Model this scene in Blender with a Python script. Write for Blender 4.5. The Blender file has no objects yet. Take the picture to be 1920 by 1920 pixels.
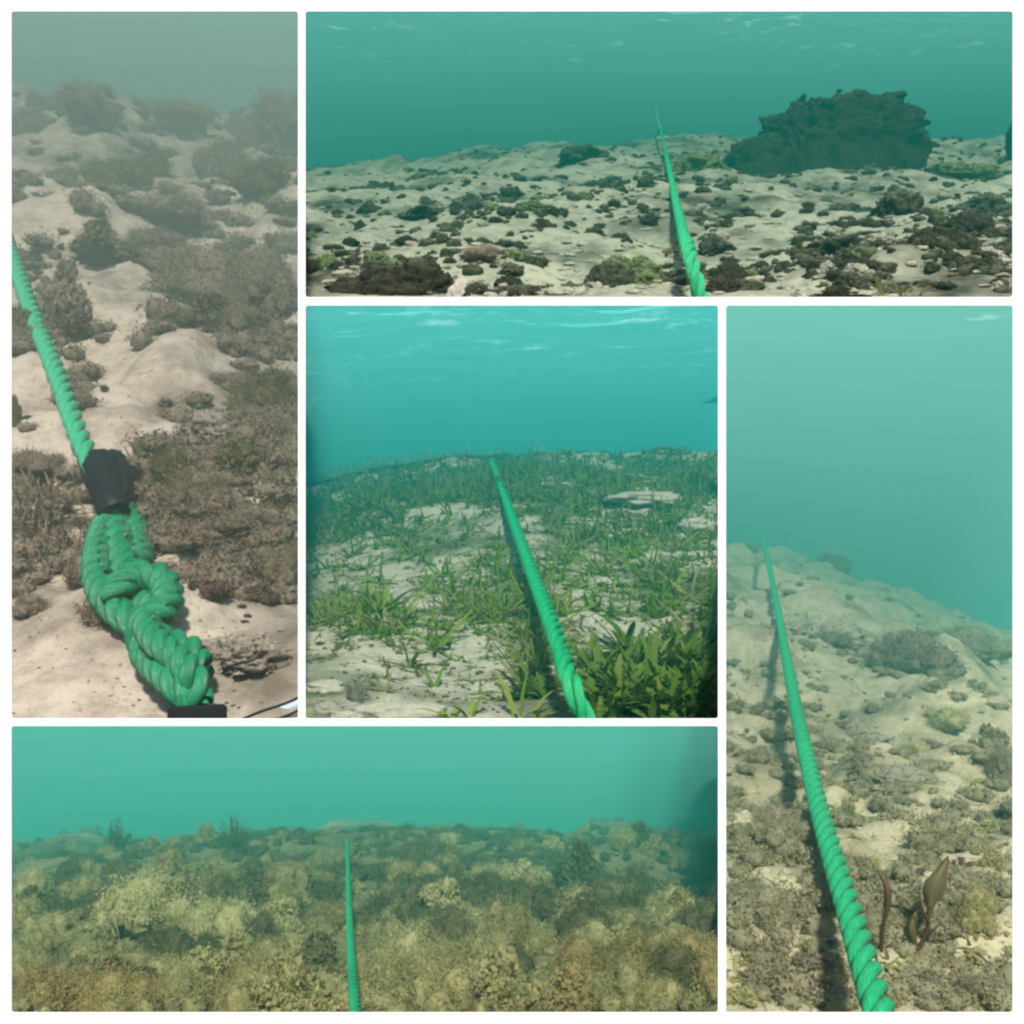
import bpy, bmesh, math, random
import numpy as np
from mathutils import Vector, Matrix

# ------------------------------------------------------------------ camera, world, sun, exposure
sc = bpy.context.scene
COL = sc.collection
F = 960 / math.tan(math.radians(25))          # focal length in photograph pixels (50 degree square view)
cam_d = bpy.data.cameras.new('camera'); cam = bpy.data.objects.new('camera', cam_d); COL.objects.link(cam)
cam_d.sensor_width = 36; cam_d.lens = 18 / math.tan(math.radians(25)); cam_d.clip_start = .05; cam_d.clip_end = 2000
cam.location = (0, 0, 0); cam.rotation_euler = (math.radians(90), 0, 0); sc.camera = cam
SUN_EL, SUN_ROT = math.radians(46), math.radians(175.5)
w = bpy.data.worlds.new('World'); sc.world = w; w.use_nodes = True
nt = w.node_tree; bg = nt.nodes['Background']; sky = nt.nodes.new('ShaderNodeTexSky')
sky.sky_type = 'NISHITA'; sky.sun_disc = False; sky.sun_elevation = SUN_EL; sky.sun_rotation = SUN_ROT
nt.links.new(sky.outputs[0], bg.inputs[0]); bg.inputs[1].default_value = .1
sd = bpy.data.lights.new('sun', 'SUN'); sd.energy = 5; sd.angle = math.radians(5); sd.color = (1, .96, .9)
so = bpy.data.objects.new('sun', sd); COL.objects.link(so)
sdir = Vector((math.sin(SUN_ROT) * math.cos(SUN_EL), math.cos(SUN_ROT) * math.cos(SUN_EL), math.sin(SUN_EL)))
so.rotation_euler = sdir.to_track_quat('Z', 'Y').to_euler(); so.location = (0, -20, 30)
sc.view_settings.view_transform = 'Standard'; sc.view_settings.look = 'None'
sc.view_settings.exposure = .5; sc.view_settings.gamma = 1; sc.view_settings.use_curve_mapping = False
cy = sc.cycles
cy.use_denoising = True; cy.denoiser = 'OPENIMAGEDENOISE'
cy.max_bounces = 6; cy.volume_bounces = 2; cy.transparent_max_bounces = 8; cy.diffuse_bounces = 2
cy.filter_width = 2.5; cy.sample_clamp_indirect = 6

rng = np.random.default_rng(7); random.seed(7)

# ------------------------------------------------------------------ noise
def _h(i, j, k, s):
    n = (i * 374761393 + j * 668265263 + k * 2147483647 + s * 144665) & 0xffffffff
    n = ((n ^ (n >> 13)) * 1274126177) & 0xffffffff
    n = ((n ^ (n >> 16)) * 2246822519) & 0xffffffff
    return ((n ^ (n >> 15)) & 0xffff) / 32767.5 - 1
def vnoise(x, y, z, s=0):
    x, y, z = np.broadcast_arrays(np.asarray(x, float), np.asarray(y, float), np.asarray(z, float))
    i, j, k = (np.floor(a).astype(np.int64) for a in (x, y, z))
    u, v, t = x - i, y - j, z - k
    u, v, t = (a * a * (3 - 2 * a) for a in (u, v, t))
    r = 0
    for a in (0, 1):
        for b in (0, 1):
            for c in (0, 1):
                r = r + (u if a else 1 - u) * (v if b else 1 - v) * (t if c else 1 - t) * _h(i + a, j + b, k + c, s)
    return r
def fbm(x, y, z=0, o=4, s=0, g=.5):
    x = np.asarray(x, float); r, a = 0, 1
    for q in range(o):
        r = r + a * vnoise(np.asarray(x) * 2 ** q, np.asarray(y) * 2 ** q, np.asarray(z) * 2 ** q, s + q); a *= g
    return r

# ------------------------------------------------------------------ materials
def mix(nt, a, b, fac):
    m = nt.nodes.new('ShaderNodeMix'); m.data_type = 'RGBA'
    for v, s in ((a, 6), (b, 7)):
        if isinstance(v, tuple): m.inputs[s].default_value = (*v, 1)
        else: nt.links.new(v, m.inputs[s])
    if isinstance(fac, float): m.inputs[0].default_value = fac
    else: nt.links.new(fac, m.inputs[0])
    return m.outputs[2]
def noise(nt, vec, scale, detail=4, rough=.6, stretch=None):
    if stretch:
        mp = nt.nodes.new('ShaderNodeMapping'); mp.inputs['Scale'].default_value = stretch; nt.links.new(vec, mp.inputs[0]); vec = mp.outputs[0]
    n = nt.nodes.new('ShaderNodeTexNoise'); n.inputs['Scale'].default_value = scale
    n.inputs['Detail'].default_value = detail; n.inputs['Roughness'].default_value = rough
    nt.links.new(vec, n.inputs['Vector']); return n.outputs[0]
def ramp(nt, fac, a, b):
    r = nt.nodes.new('ShaderNodeMapRange'); r.inputs[1].default_value = a; r.inputs[2].default_value = b
    nt.links.new(fac, r.inputs[0]); return r.outputs[0]
def new_mat(name):
    m = bpy.data.materials.new(name); m.use_nodes = True; nt = m.node_tree
    return m, nt, nt.nodes['Principled BSDF'], nt.nodes['Material Output']
def ground_mat(name, sand, dark, mid, sc_, amount=(.42, .62)):
    m, nt, p, out = new_mat(name)
    tc = nt.nodes.new('ShaderNodeTexCoord').outputs['Object']
    big = noise(nt, tc, 3.2 / sc_, 5, .65); fine = noise(nt, tc, 26 / sc_, 5, .7); grain = noise(nt, tc, 110 / sc_, 3, .7)
    c = mix(nt, sand, mid, ramp(nt, fine, .45, .68))
    c = mix(nt, c, dark, ramp(nt, big, *amount))
    c2 = mix(nt, c, dark, ramp(nt, grain, .6, .72))
    nt.links.new(c2, p.inputs['Base Color']); p.inputs['Roughness'].default_value = .95; p.inputs['Specular IOR Level'].default_value = .1
    b = nt.nodes.new('ShaderNodeBump'); b.inputs['Strength'].default_value = .7; b.inputs['Distance'].default_value = .015 * sc_
    nt.links.new(fine, b.inputs['Height']); nt.links.new(b.outputs[0], p.inputs['Normal'])
    return m
def leaf_mat(name, c1, c2, c3=None, trans=.45, scale=3.):
    m, nt, p, out = new_mat(name)
    tc = nt.nodes.new('ShaderNodeTexCoord').outputs['Object']
    oi = nt.nodes.new('ShaderNodeObjectInfo').outputs['Random']
    n = noise(nt, tc, scale, 3)
    c = mix(nt, c1, c2, ramp(nt, n, .35, .65))
    if c3: c = mix(nt, c, c3, ramp(nt, oi, .3, 1.3))
    nt.links.new(c, p.inputs['Base Color']); p.inputs['Roughness'].default_value = .85; p.inputs['Specular IOR Level'].default_value = .2
    t = nt.nodes.new('ShaderNodeBsdfTranslucent'); nt.links.new(c, t.inputs[0])
    ms = nt.nodes.new('ShaderNodeMixShader'); ms.inputs[0].default_value = trans
    nt.links.new(p.outputs[0], ms.inputs[1]); nt.links.new(t.outputs[0], ms.inputs[2]); nt.links.new(ms.outputs[0], out.inputs[0])
    return m
def rock_mat(name, a, b, c, scale=3.):
    m, nt, p, out = new_mat(name)
    tc = nt.nodes.new('ShaderNodeTexCoord').outputs['Object']
    n1 = noise(nt, tc, scale, 6, .7); n2 = noise(nt, tc, scale * 4, 5, .7)
    g = nt.nodes.new('ShaderNodeNewGeometry'); sx = nt.nodes.new('ShaderNodeSeparateXYZ'); nt.links.new(g.outputs['Normal'], sx.inputs[0])
    col = mix(nt, a, b, ramp(nt, n1, .38, .62))
    ad = nt.nodes.new('ShaderNodeMath'); ad.operation = 'MULTIPLY'
    nt.links.new(ramp(nt, sx.outputs[2], .35, .95), ad.inputs[0]); nt.links.new(ramp(nt, n2, .38, .6), ad.inputs[1])
    col = mix(nt, col, c, ad.outputs[0])                 # sediment settled on upward faces
    nt.links.new(col, p.inputs['Base Color']); p.inputs['Roughness'].default_value = .95; p.inputs['Specular IOR Level'].default_value = .1
    bm = nt.nodes.new('ShaderNodeBump'); bm.inputs['Strength'].default_value = .8; bm.inputs['Distance'].default_value = .06
    nt.links.new(n2, bm.inputs['Height']); nt.links.new(bm.outputs[0], p.inputs['Normal'])
    return m
def plain(name, c, rough=.6, spec=.4, var=0., scale=8.):
    m, nt, p, out = new_mat(name)
    p.inputs['Roughness'].default_value = rough; p.inputs['Specular IOR Level'].default_value = spec
    tc = nt.nodes.new('ShaderNodeTexCoord').outputs['Object']
    n = noise(nt, tc, scale, 4)
    nt.links.new(mix(nt, c, tuple(v * (1 - var) for v in c), n), p.inputs['Base Color'])
    return m
def water_mat(name, col, dens, aniso=0.):
    m = bpy.data.materials.new(name); m.use_nodes = True; nt = m.node_tree; nt.nodes.remove(nt.nodes['Principled BSDF'])
    v = nt.nodes.new('ShaderNodeVolumePrincipled'); v.inputs['Color'].default_value = (*col, 1); v.inputs['Density'].default_value = dens
    v.inputs['Anisotropy'].default_value = aniso
    nt.links.new(v.outputs[0], nt.nodes['Material Output'].inputs['Volume'])
    return m
def surface_mat(name, tint, veil, sc_, glint, near=1e6, far=2e6):
    m = bpy.data.materials.new(name); m.use_nodes = True; nt = m.node_tree; nt.nodes.remove(nt.nodes['Principled BSDF'])
    tc = nt.nodes.new('ShaderNodeTexCoord').outputs['Object']
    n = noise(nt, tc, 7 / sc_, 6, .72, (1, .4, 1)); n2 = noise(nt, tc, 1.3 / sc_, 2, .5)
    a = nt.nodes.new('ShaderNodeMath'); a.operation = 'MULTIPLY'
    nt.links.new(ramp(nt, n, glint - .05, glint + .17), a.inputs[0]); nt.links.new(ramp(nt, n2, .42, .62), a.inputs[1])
    sp = nt.nodes.new('ShaderNodeSeparateXYZ'); nt.links.new(tc, sp.inputs[0])      # painted glints fade out with distance
    glint_fade = nt.nodes.new('ShaderNodeMapRange'); glint_fade.inputs[1].default_value = near; glint_fade.inputs[2].default_value = far
    glint_fade.inputs[3].default_value = 1; glint_fade.inputs[4].default_value = 0; nt.links.new(sp.outputs[1], glint_fade.inputs[0])
    a2 = nt.nodes.new('ShaderNodeMath'); a2.operation = 'MULTIPLY'; nt.links.new(a.outputs[0], a2.inputs[0]); nt.links.new(glint_fade.outputs[0], a2.inputs[1]); a = a2
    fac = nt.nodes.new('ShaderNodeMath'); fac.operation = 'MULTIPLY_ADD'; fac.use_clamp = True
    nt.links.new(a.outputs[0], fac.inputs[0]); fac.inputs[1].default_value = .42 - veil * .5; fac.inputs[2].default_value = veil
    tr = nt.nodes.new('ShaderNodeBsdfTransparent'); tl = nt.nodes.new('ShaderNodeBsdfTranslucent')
    nt.links.new(mix(nt, tint, (.95, 1, .98), a.outputs[0]), tl.inputs[0])  # surface glints painted as whiter, denser streaks in the sheet
    ms = nt.nodes.new('ShaderNodeMixShader'); nt.links.new(fac.outputs[0], ms.inputs[0])
    nt.links.new(tr.outputs[0], ms.inputs[1]); nt.links.new(tl.outputs[0], ms.inputs[2]); nt.links.new(ms.outputs[0], nt.nodes['Material Output'].inputs[0])
    return m

# ------------------------------------------------------------------ object helpers
def mesh(name, V, Fc, mat, smooth=True):
    me = bpy.data.meshes.new(name)
    V = np.asarray(V, dtype=np.float32); Fc = np.asarray(Fc, dtype=np.int32)
    me.vertices.add(len(V)); me.vertices.foreach_set('co', V.ravel())
    k = Fc.shape[1]; me.loops.add(Fc.size); me.loops.foreach_set('vertex_index', Fc.ravel())
    me.polygons.add(len(Fc)); me.polygons.foreach_set('loop_start', np.arange(0, Fc.size, k, dtype=np.int32))
    me.update(calc_edges=True); me.validate()
    if smooth: me.polygons.foreach_set('use_smooth', np.ones(len(me.polygons), bool))
    me.materials.append(mat); return me
def link(name, me, label=None, cat=None, group=None, kind=None, parent=None, loc=(0, 0, 0)):
    o = bpy.data.objects.new(name, me); COL.objects.link(o); o.location = loc
    if label: o['label'] = label
    if cat: o['category'] = cat
    if group: o['group'] = group
    if kind: o['kind'] = kind
    if parent: o.parent = parent; o.location = Vector(loc) - parent.location
    return o
def grid_faces(nu, nv):
    i = np.arange(nu * nv).reshape(nv, nu)
    return np.stack([i[:-1, :-1], i[:-1, 1:], i[1:, 1:], i[1:, :-1]], -1).reshape(-1, 4)

# ------------------------------------------------------------------ the five seabed terraces
class Bed:
    """A seabed terrace: it begins at distance n, rises or falls to its crest at distance R*n."""
    def __init__(s, name, x0, y0, x1, y1, n, R, crest, amp, freq, seed, inner, fade=1.):
        s.name, s.x0, s.y0, s.x1, s.y1, s.n, s.R, s.crest = name, x0, y0, x1, y1, n, R, crest
        s.amp, s.freq, s.seed, s.inner, s.far, s.fade = amp, freq, seed, inner, n * R, fade
        s.mounds = []
    def yv(s, u):
        yc = np.interp(u, [c[0] for c in s.crest], [c[1] for c in s.crest]); return (s.R * yc - s.y1) / (s.R - 1)
    def z(s, u, d):
        u = np.asarray(u, float); d = np.asarray(d, float); yv = s.yv(u)
        zz = d * (960 - yv) / F - s.n * (s.y1 - yv) / F
        X = (u - 960) / F * d
        e = np.clip((d / s.n - 1) / .12, .12, 1)
        grow = (d / s.n) ** .25
        b = fbm(X / s.n * s.freq, d / s.n * s.freq, 0, 5, s.seed, .55)
        zz = zz + s.amp * s.n * b * e * grow
        for (mu, my, mw, mh, md) in s.mounds:
            dm = s.depth(mu, my)
            g = np.exp(-(((u - mu) * d / dm / (mw * .5)) ** 2) - ((d - dm) / (md * dm)) ** 2)
            zz = zz + g * mh / F * dm * e
        over = np.maximum(d - s.far, 0)
        return zz - over * .9
    def depth(s, u, y):
        yv = s.yv(u); return np.minimum(s.n * (s.y1 - yv) / np.maximum(np.asarray(y, float) - yv, 1e-3), s.far * 1.02)
    def pt(s, u, y, lift=0.):
        d = float(s.depth(u, y)); return Vector(((u - 960) / F * d, d, float(s.z(u, d)) + lift)), d
    def limits(s):
        L, Tp, Rr, B = s.inner; return s.x0 - (6 if L else 60), s.x1 + (6 if Rr else 60)
    def build(s, mat, nu=330, nv=300):
        lo, hi = s.limits()
        yv = float(s.yv((s.x0 + s.x1) / 2)); d0 = s.n * (s.y1 - yv) / (s.y1 + 5 - yv)
        u = np.linspace(lo, hi, nu)
        d = np.concatenate([d0 + (s.n - d0) * np.linspace(0, 1, 4)[:-1], s.n * s.R ** (np.linspace(0, 1, nv - 12) ** 1.0), s.far * np.linspace(1.01, 1.1, 9)])
        U, D = np.meshgrid(u, d); Z = s.z(U, D)
        V = np.stack([(U - 960) / F * D, D, Z], -1).reshape(-1, 3)
        return link('seabed', mesh('seabed', V, grid_faces(nu, len(d)), mat), kind='structure')
    def backdrop(s, mat):
        lo, hi = s.limits(); Y = s.far * 1.12; top = s.y0 - (6 if s.inner[1] else 60); bot = max(c[1] for c in s.crest) + 90
        V = [((a - 960) / F * Y, Y, (960 - b) / F * Y) for a, b in ((lo, bot), (hi, bot), (hi, top), (lo, top))]
        return link('far_water', mesh('far_water', V, [(0, 1, 2, 3)], mat, False), kind='structure')
    def water(s, mat):
        L, Tp, Rr, B = s.inner
        a0, a1 = s.x0 - (6.4 if L else 70), s.x1 + (6.4 if Rr else 70); b0, b1 = s.y0 - (6.4 if Tp else 70), s.y1 + (6.6 if B else 70)
        V = []
        for Y in (s.n * .8, s.far * 1.125):
            V += [((a - 960) / F * Y, Y, (960 - b) / F * Y) for a, b in ((a0, b1), (a1, b1), (a1, b0), (a0, b0))]
        Fc = [(0, 3, 2, 1), (4, 5, 6, 7), (0, 1, 5, 4), (1, 2, 6, 5), (2, 3, 7, 6), (3, 0, 4, 7)]
        me = mesh('haze', V, Fc, mat, False); b = bmesh.new(); b.from_mesh(me); bmesh.ops.recalc_face_normals(b, faces=b.faces); b.to_mesh(me); b.free()
        return link('haze', me, kind='stuff')
    def surface(s, mat, vrow, near, wave, tilt=0., nu=160, nv=160):
        """the rippled sea surface overhead, from where it leaves the view at the top to the far water"""
        lo, hi = s.limits(); top = s.y0 - (22 if s.inner[1] else 45); Y1 = s.far * 1.11; d0 = near * s.far
        H = d0 * (vrow - top) / F
        u = np.linspace(lo, hi, nu); d = np.geomspace(d0, Y1, nv); U, D = np.meshgrid(u, d)
        t = np.log(D / d0) / math.log(Y1 / d0); crow = np.interp(U, [c[0] for c in s.crest], [c[1] for c in s.crest]) + 25; t = np.clip(t + tilt * (U - s.x0) / (s.x1 - s.x0) * t * (1 - t), 0, 1)
        Z = D * (960 - (top + (crow - top) * t ** 1.1)) / F
        X = (U - 960) / F * D
        Z += wave * H * (1 - t) * fbm(X / H * 1.2, D / H * .9, 0, 4, s.seed + 50)
        zmax = D * (960 - (s.y0 - (5.5 if s.inner[1] else 65))) / F; Z = np.minimum(Z, zmax)
        V = np.stack([X, D, Z], -1).reshape(-1, 3)
        return link('water_surface', mesh('water_surface', V, grid_faces(nu, nv), mat), kind='structure')

# name, window in the photograph, distance, ratio to crest, crest line, relief
B1 = Bed('left', 22, 22, 559, 1347, 15, 6, [(0, 165), (200, 190), (420, 215), (600, 200)], .075, 1.8, 11, (0, 0, 1, 1))
B2 = Bed('top', 573, 22, 1898, 557, 62, 5, [(500, 330), (700, 308), (900, 285), (1250, 262), (1500, 270), (1900, 262)], .020, 4.5, 21, (1, 0, 0, 1))
B3 = Bed('middle', 573, 573, 1346, 1347, 15, 3.5, [(573, 915), (700, 880), (850, 857), (1050, 846), (1346, 843)], .022, 1.6, 31, (1, 1, 1, 1))
B4 = Bed('right', 1361, 573, 1898, 1898, 3, 10, [(1361, 1020), (1480, 1040), (1600, 1080), (1750, 1130), (1898, 1180)], .055, 2.4, 41, (1, 1, 0, 0))
B5 = Bed('bottom', 22, 1361, 1346, 1898, 3, 4.1, [(22, 1590), (300, 1562), (640, 1545), (900, 1545), (1346, 1565)], .03, 2.6, 51, (0, 1, 1, 0))
BEDS = (B1, B2, B3, B4, B5)
crowd2, crowd3, crowd5 = [], [], []
def row(t): return ('hazy far row', 'middle distance', 'nearer row', 'front row')[min(3, max(0, int(t * 4)))]
# mounds: u, row, width px, height px, depth spread
B1.mounds = [(160, 260, 160, 45, .12), (120, 560, 130, 40, .06), (430, 1010, 260, 35, .05), (90, 960, 160, 20, .04), (420, 300, 260, 40, .15)]
B2.mounds = [(760, 540, 260, 26, .06), (900, 480, 170, 22, .08), (1560, 300, 420, 18, .12), (1700, 520, 200, 12, .05), (640, 400, 200, -10, .1)]
B3.mounds = [(1210, 955, 120, 24, .05), (1310, 990, 80, 22, .05), (700, 1150, 260, 24, .06), (1230, 1300, 300, 20, .06), (740, 1300, 200, 18, .05)]
B4.mounds = [(1540, 1160, 200, 44, .10), (1720, 1260, 260, 30, .12), (1650, 1440, 180, 34, .06), (1440, 1700, 200, 30, .06), (1830, 1480, 160, 40, .06)]
B5.mounds = [(300, 1760, 420, 50, .10), (540, 1810, 160, 24, .05), (1180, 1720, 260, 30, .08), (860, 1690, 220, 20, .1)]

G1 = ground_mat('sand_rubble', (.40, .335, .26), (.13, .105, .075), (.27, .22, .165), 14, (.48, .66))
G2 = ground_mat('reef_sand', (.30, .31, .215), (.045, .05, .033), (.17, .175, .12), 56, (.48, .62))
G3 = ground_mat('meadow_sand', (.40, .375, .27), (.08, .10, .045), (.25, .24, .165), 14, (.48, .64))
G4 = ground_mat('silty_sand', (.36, .33, .20), (.14, .13, .07), (.26, .235, .14), 3, (.48, .66))
G5 = ground_mat('algae_bed', (.19, .18, .085), (.08, .08, .04), (.14, .135, .065), 3, (.42, .6))
for B, g in zip(BEDS, (G1, G2, G3, G4, G5)): B.build(g)
FW = [plain('far_water_' + n, c, 1, 0, .08, .02) for n, c in (('grey', (.07, .21, .18)), ('teal', (.004, .10, .075)), ('turquoise', (.003, .165, .145)), ('pale', (.02, .16, .13)), ('green', (.02, .20, .14)))]
for B, m in zip(BEDS, FW): B.backdrop(m)
WA = [('water_left', (.25, .36, .305), .022), ('water_top', (.012, .24, .185), .0047), ('water_middle', (.012, .36, .32), .023), ('water_right', (.09, .42, .34), .052), ('water_bottom', (.055, .50, .37), .072)]
for B, (nm, c, de) in zip(BEDS, WA): B.water(water_mat(nm, c, de))
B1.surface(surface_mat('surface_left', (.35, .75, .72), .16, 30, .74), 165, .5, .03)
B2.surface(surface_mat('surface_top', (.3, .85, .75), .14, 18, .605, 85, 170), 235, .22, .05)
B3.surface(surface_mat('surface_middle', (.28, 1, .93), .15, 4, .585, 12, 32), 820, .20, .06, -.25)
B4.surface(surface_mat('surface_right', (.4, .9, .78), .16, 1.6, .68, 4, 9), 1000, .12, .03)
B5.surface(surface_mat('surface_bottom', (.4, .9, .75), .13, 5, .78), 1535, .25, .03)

# ------------------------------------------------------------------ prototypes (unit size, z up)
def rot_rand(n):
    q = rng.normal(size=(n, 4)); q /= np.linalg.norm(q, axis=1)[:, None]; a, b, c, d = q.T
    return np.stack([1 - 2 * (c * c + d * d), 2 * (b * c - a * d), 2 * (b * d + a * c), 2 * (b * c + a * d), 1 - 2 * (b * b + d * d), 2 * (c * d - a * b), 2 * (b * d - a * c), 2 * (c * d + a * b), 1 - 2 * (b * b + c * c)], 1).reshape(n, 3, 3)
def ribbons(base, dirs, length, width, bend, seg=3, taper=1.):
    n = len(base); V = []; side = np.cross(dirs, rng.normal(size=(n, 3))); side /= np.linalg.norm(side, axis=1)[:, None] + 1e-9
    bd = rng.normal(size=(n, 3)) * bend; bd[:, 2] -= bend * .6
    for k in range(seg + 1):
        t = k / seg
        c = base + dirs * (length * t)[:, None] + bd * (length * t * t)[:, None]
        ww = width * (1 - taper * .75 * t ** 2)
        V += [c - side * ww[:, None], c + side * ww[:, None]]
    V = np.stack(V, 1); m = 2 * (seg + 1); Fc = []
    for k in range(seg): Fc.append([2 * k, 2 * k + 1, 2 * k + 3, 2 * k + 2])
    Fc = np.array(Fc)[None] + (np.arange(n) * m)[:, None, None]
    return V.reshape(-1, 3), Fc.reshape(-1, 4)
def join(*parts):
    V, Fc, o = [], [], 0
    for v, f in parts: V.append(v); Fc.append(np.asarray(f) + o); o += len(v)
    return np.concatenate(V), np.concatenate(Fc)
def ball(sub, fn):
    """a closed lump: a cube sphere whose radius is fn(direction)"""
    k = sub; t = np.linspace(-1, 1, k + 1); A, Bq = np.meshgrid(t, t); V, Fc, o = [], [], 0
    for ax in range(3):
        for sg in (-1, 1):
            P = np.zeros((k + 1, k + 1, 3)); P[..., ax] = sg; P[..., (ax + 1) % 3] = np.tan(A * math.pi / 4); P[..., (ax + 2) % 3] = np.tan(Bq * math.pi / 4) * sg
            P /= np.linalg.norm(P, axis=-1)[..., None]; V.append(P.reshape(-1, 3)); Fc.append(grid_faces(k + 1, k + 1) + o); o += (k + 1) ** 2
    V = np.concatenate(V); Fc = np.concatenate(Fc)
    return V * fn(V)[:, None], Fc
def core(seed, sx=.62, sz=.5, rough=.35, sub=8):
    v, f = ball(sub, lambda d: 1 + rough * fbm(d[:, 0] * 1.8, d[:, 1] * 1.8, d[:, 2] * 1.8, 4, seed))
    return v * [sx, sx, sz] + [0, 0, sz * .4], f
def lobes(seed, L, sub, lr=(.2, .36), flat=.85):
    th = rng.uniform(0, 6.28, L); rr = rng.uniform(0, .5, L); R_ = rng.uniform(*lr, L); parts = []
    c = np.stack([rr * np.cos(th), rr * np.sin(th), rng.uniform(.15, .5, L) * (1.15 - rr)], 1); c[0] = (0, 0, .25); R_[0] = lr[1] * 1.2
    for k in range(L):
        v, f = ball(sub, lambda d: 1 + .35 * fbm(d[:, 0] * 2.2, d[:, 1] * 2.2, d[:, 2] * 2.2, 3, seed * 31 + k)); parts.append((v * R_[k] * .68 * [1, 1, flat] + c[k], f))
    return c, R_, join(*parts)
def surf_dirs(c, R_, n):
    k = rng.integers(0, len(c), n); d = rng.normal(size=(n, 3)); d[:, 2] = np.abs(d[:, 2]) * .9; d /= np.linalg.norm(d, axis=1)[:, None]
    return c[k] + d * (R_[k] * rng.uniform(.7, 1.15, n))[:, None] * [1, 1, .85], d
def fuzz(c, R_, n, size, spread):
    k = rng.integers(0, len(c), n); d = rng.normal(size=(n, 3)); d[:, 2] = np.abs(d[:, 2]) * .9; d /= np.linalg.norm(d, axis=1)[:, None]
    p = c[k] + d * (R_[k] * (.72 + np.abs(rng.normal(size=n)) * spread))[:, None] * [1, 1, .85]
    q = np.array([[-1, 0, .3], [0, -.5, 0], [1, 0, .3], [0, .5, 0]]) * size
    V = p[:, None] + np.einsum('nij,kj->nki', rot_rand(n), q) * rng.uniform(.5, 1.5, n)[:, None, None]
    return V.reshape(-1, 3), np.arange(4 * n).reshape(n, 4)
def fluffy(seed, n=4600, size=.018, L=11, sub=5, spread=.22, wisp=.15):
    """soft cushion of rounded lobes blurred by a cloud of tiny leaflets"""
    c, R_, cr = lobes(seed, L, sub); m = int(n * wisp) + 1; p, d = surf_dirs(c, R_, m)
    dd = d + rng.normal(size=(m, 3)) * .5; dd /= np.linalg.norm(dd, axis=1)[:, None]
    return join(cr, fuzz(c, R_, n, size, spread), ribbons(p, dd, rng.uniform(.4, 1, m) * .22, rng.uniform(.6, 1.4, m) * size * .2, .6, 3))
def frilly(seed, n=1500, size=.045, L=10, sub=4):
    """dense clump of small curled leaflets gathered in lobes"""
    c, R_, cr = lobes(seed, L, sub, (.16, .28)); p, d = surf_dirs(c, R_, n)
    Rm = rot_rand(n); q = np.array([[-1, 0, .4], [0, -.7, -.1], [1, 0, .4], [0, .9, 0]]) * size
    V = p[:, None] + np.einsum('nij,kj->nki', Rm, q) * rng.uniform(.5, 1.4, n)[:, None, None]
    return join(cr, (V.reshape(-1, 3), np.arange(4 * n).reshape(n, 4)), fuzz(c, R_, n, size * .5, .25))
def lowfluff(seed): return fluffy(seed + 50, 260, .045, 3, 3, .3)
def lowfrill(seed): return frilly(seed + 50, 170, .075, 4, 2)
def sprig(seed):
    n = 9; th = rng.uniform(0, 6.28, n); sp = rng.uniform(.2, 2.2, n)
    d = np.stack([np.cos(th) * sp, np.sin(th) * sp, np.ones(n)], 1); d /= np.linalg.norm(d, axis=1)[:, None]
    return ribbons(rng.uniform(-.3, .3, (n, 3)) * [1, 1, 0], d, rng.uniform(.5, 1.1, n), rng.uniform(.09, .14, n), .5, 2, .6)
def bushy(seed, n=34, twigs=16):
    """upright branching bush"""
    th = rng.uniform(0, 6.28, n); sp = rng.uniform(.1, .9, n)
    d = np.stack([np.cos(th) * sp, np.sin(th) * sp, np.ones(n)], 1); d /= np.linalg.norm(d, axis=1)[:, None]
    b = np.stack([np.cos(th) * sp * .25, np.sin(th) * sp * .25, np.zeros(n)], 1); ln = rng.uniform(.6, 1.1, n)
    a = ribbons(b, d, ln, np.full(n, .022), .15, 4)
    k = np.repeat(np.arange(n), twigs); t = rng.uniform(.25, 1, len(k))
    bb = b[k] + d[k] * (ln[k] * t)[:, None]; dd = d[k] + rng.normal(size=(len(k), 3)) * .7; dd /= np.linalg.norm(dd, axis=1)[:, None]
    return join(a, ribbons(bb, dd, rng.uniform(.12, .3, len(k)), rng.uniform(.012, .03, len(k)), .3, 2))
def rocky(seed, sub=22, rough=.55, turf=260):
    def fn(d):
        a = fbm(d[:, 0] * 1.7, d[:, 1] * 1.7, d[:, 2] * 1.7, 2, seed); b = 1 - np.abs(fbm(d[:, 0] * 4, d[:, 1] * 4, d[:, 2] * 4, 4, seed + 9, .6))
        return .8 + rough * (.5 * a + .45 * (b - .6))
    v, f = ball(sub, fn); v = v * [1, 1, .72]; v[:, 2] = np.maximum(v[:, 2], -.25 + v[:, 2] * .1)
    i = rng.choice(len(v), turf); nn = v[i] / np.linalg.norm(v[i], axis=1)[:, None]; dd = nn + rng.normal(size=(turf, 3)) * .5
    dd /= np.linalg.norm(dd, axis=1)[:, None]
    return join((v, f), ribbons(v[i], dd, rng.uniform(.05, .16, turf), rng.uniform(.012, .035, turf), .3, 2))
def blades(seed, n=26, wd=.045, spread=1.7):
    th = rng.uniform(0, 6.28, n); sp = rng.uniform(.05, spread, n)
    d = np.stack([np.cos(th) * sp, np.sin(th) * sp, np.ones(n)], 1); d /= np.linalg.norm(d, axis=1)[:, None]
    b = np.stack([np.cos(th), np.sin(th), np.zeros(n)], 1) * rng.uniform(0, .25, n)[:, None]
    return ribbons(b, d, rng.uniform(.5, 1.1, n), rng.uniform(.7, 1.2, n) * wd, .5, 4, .6)
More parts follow.
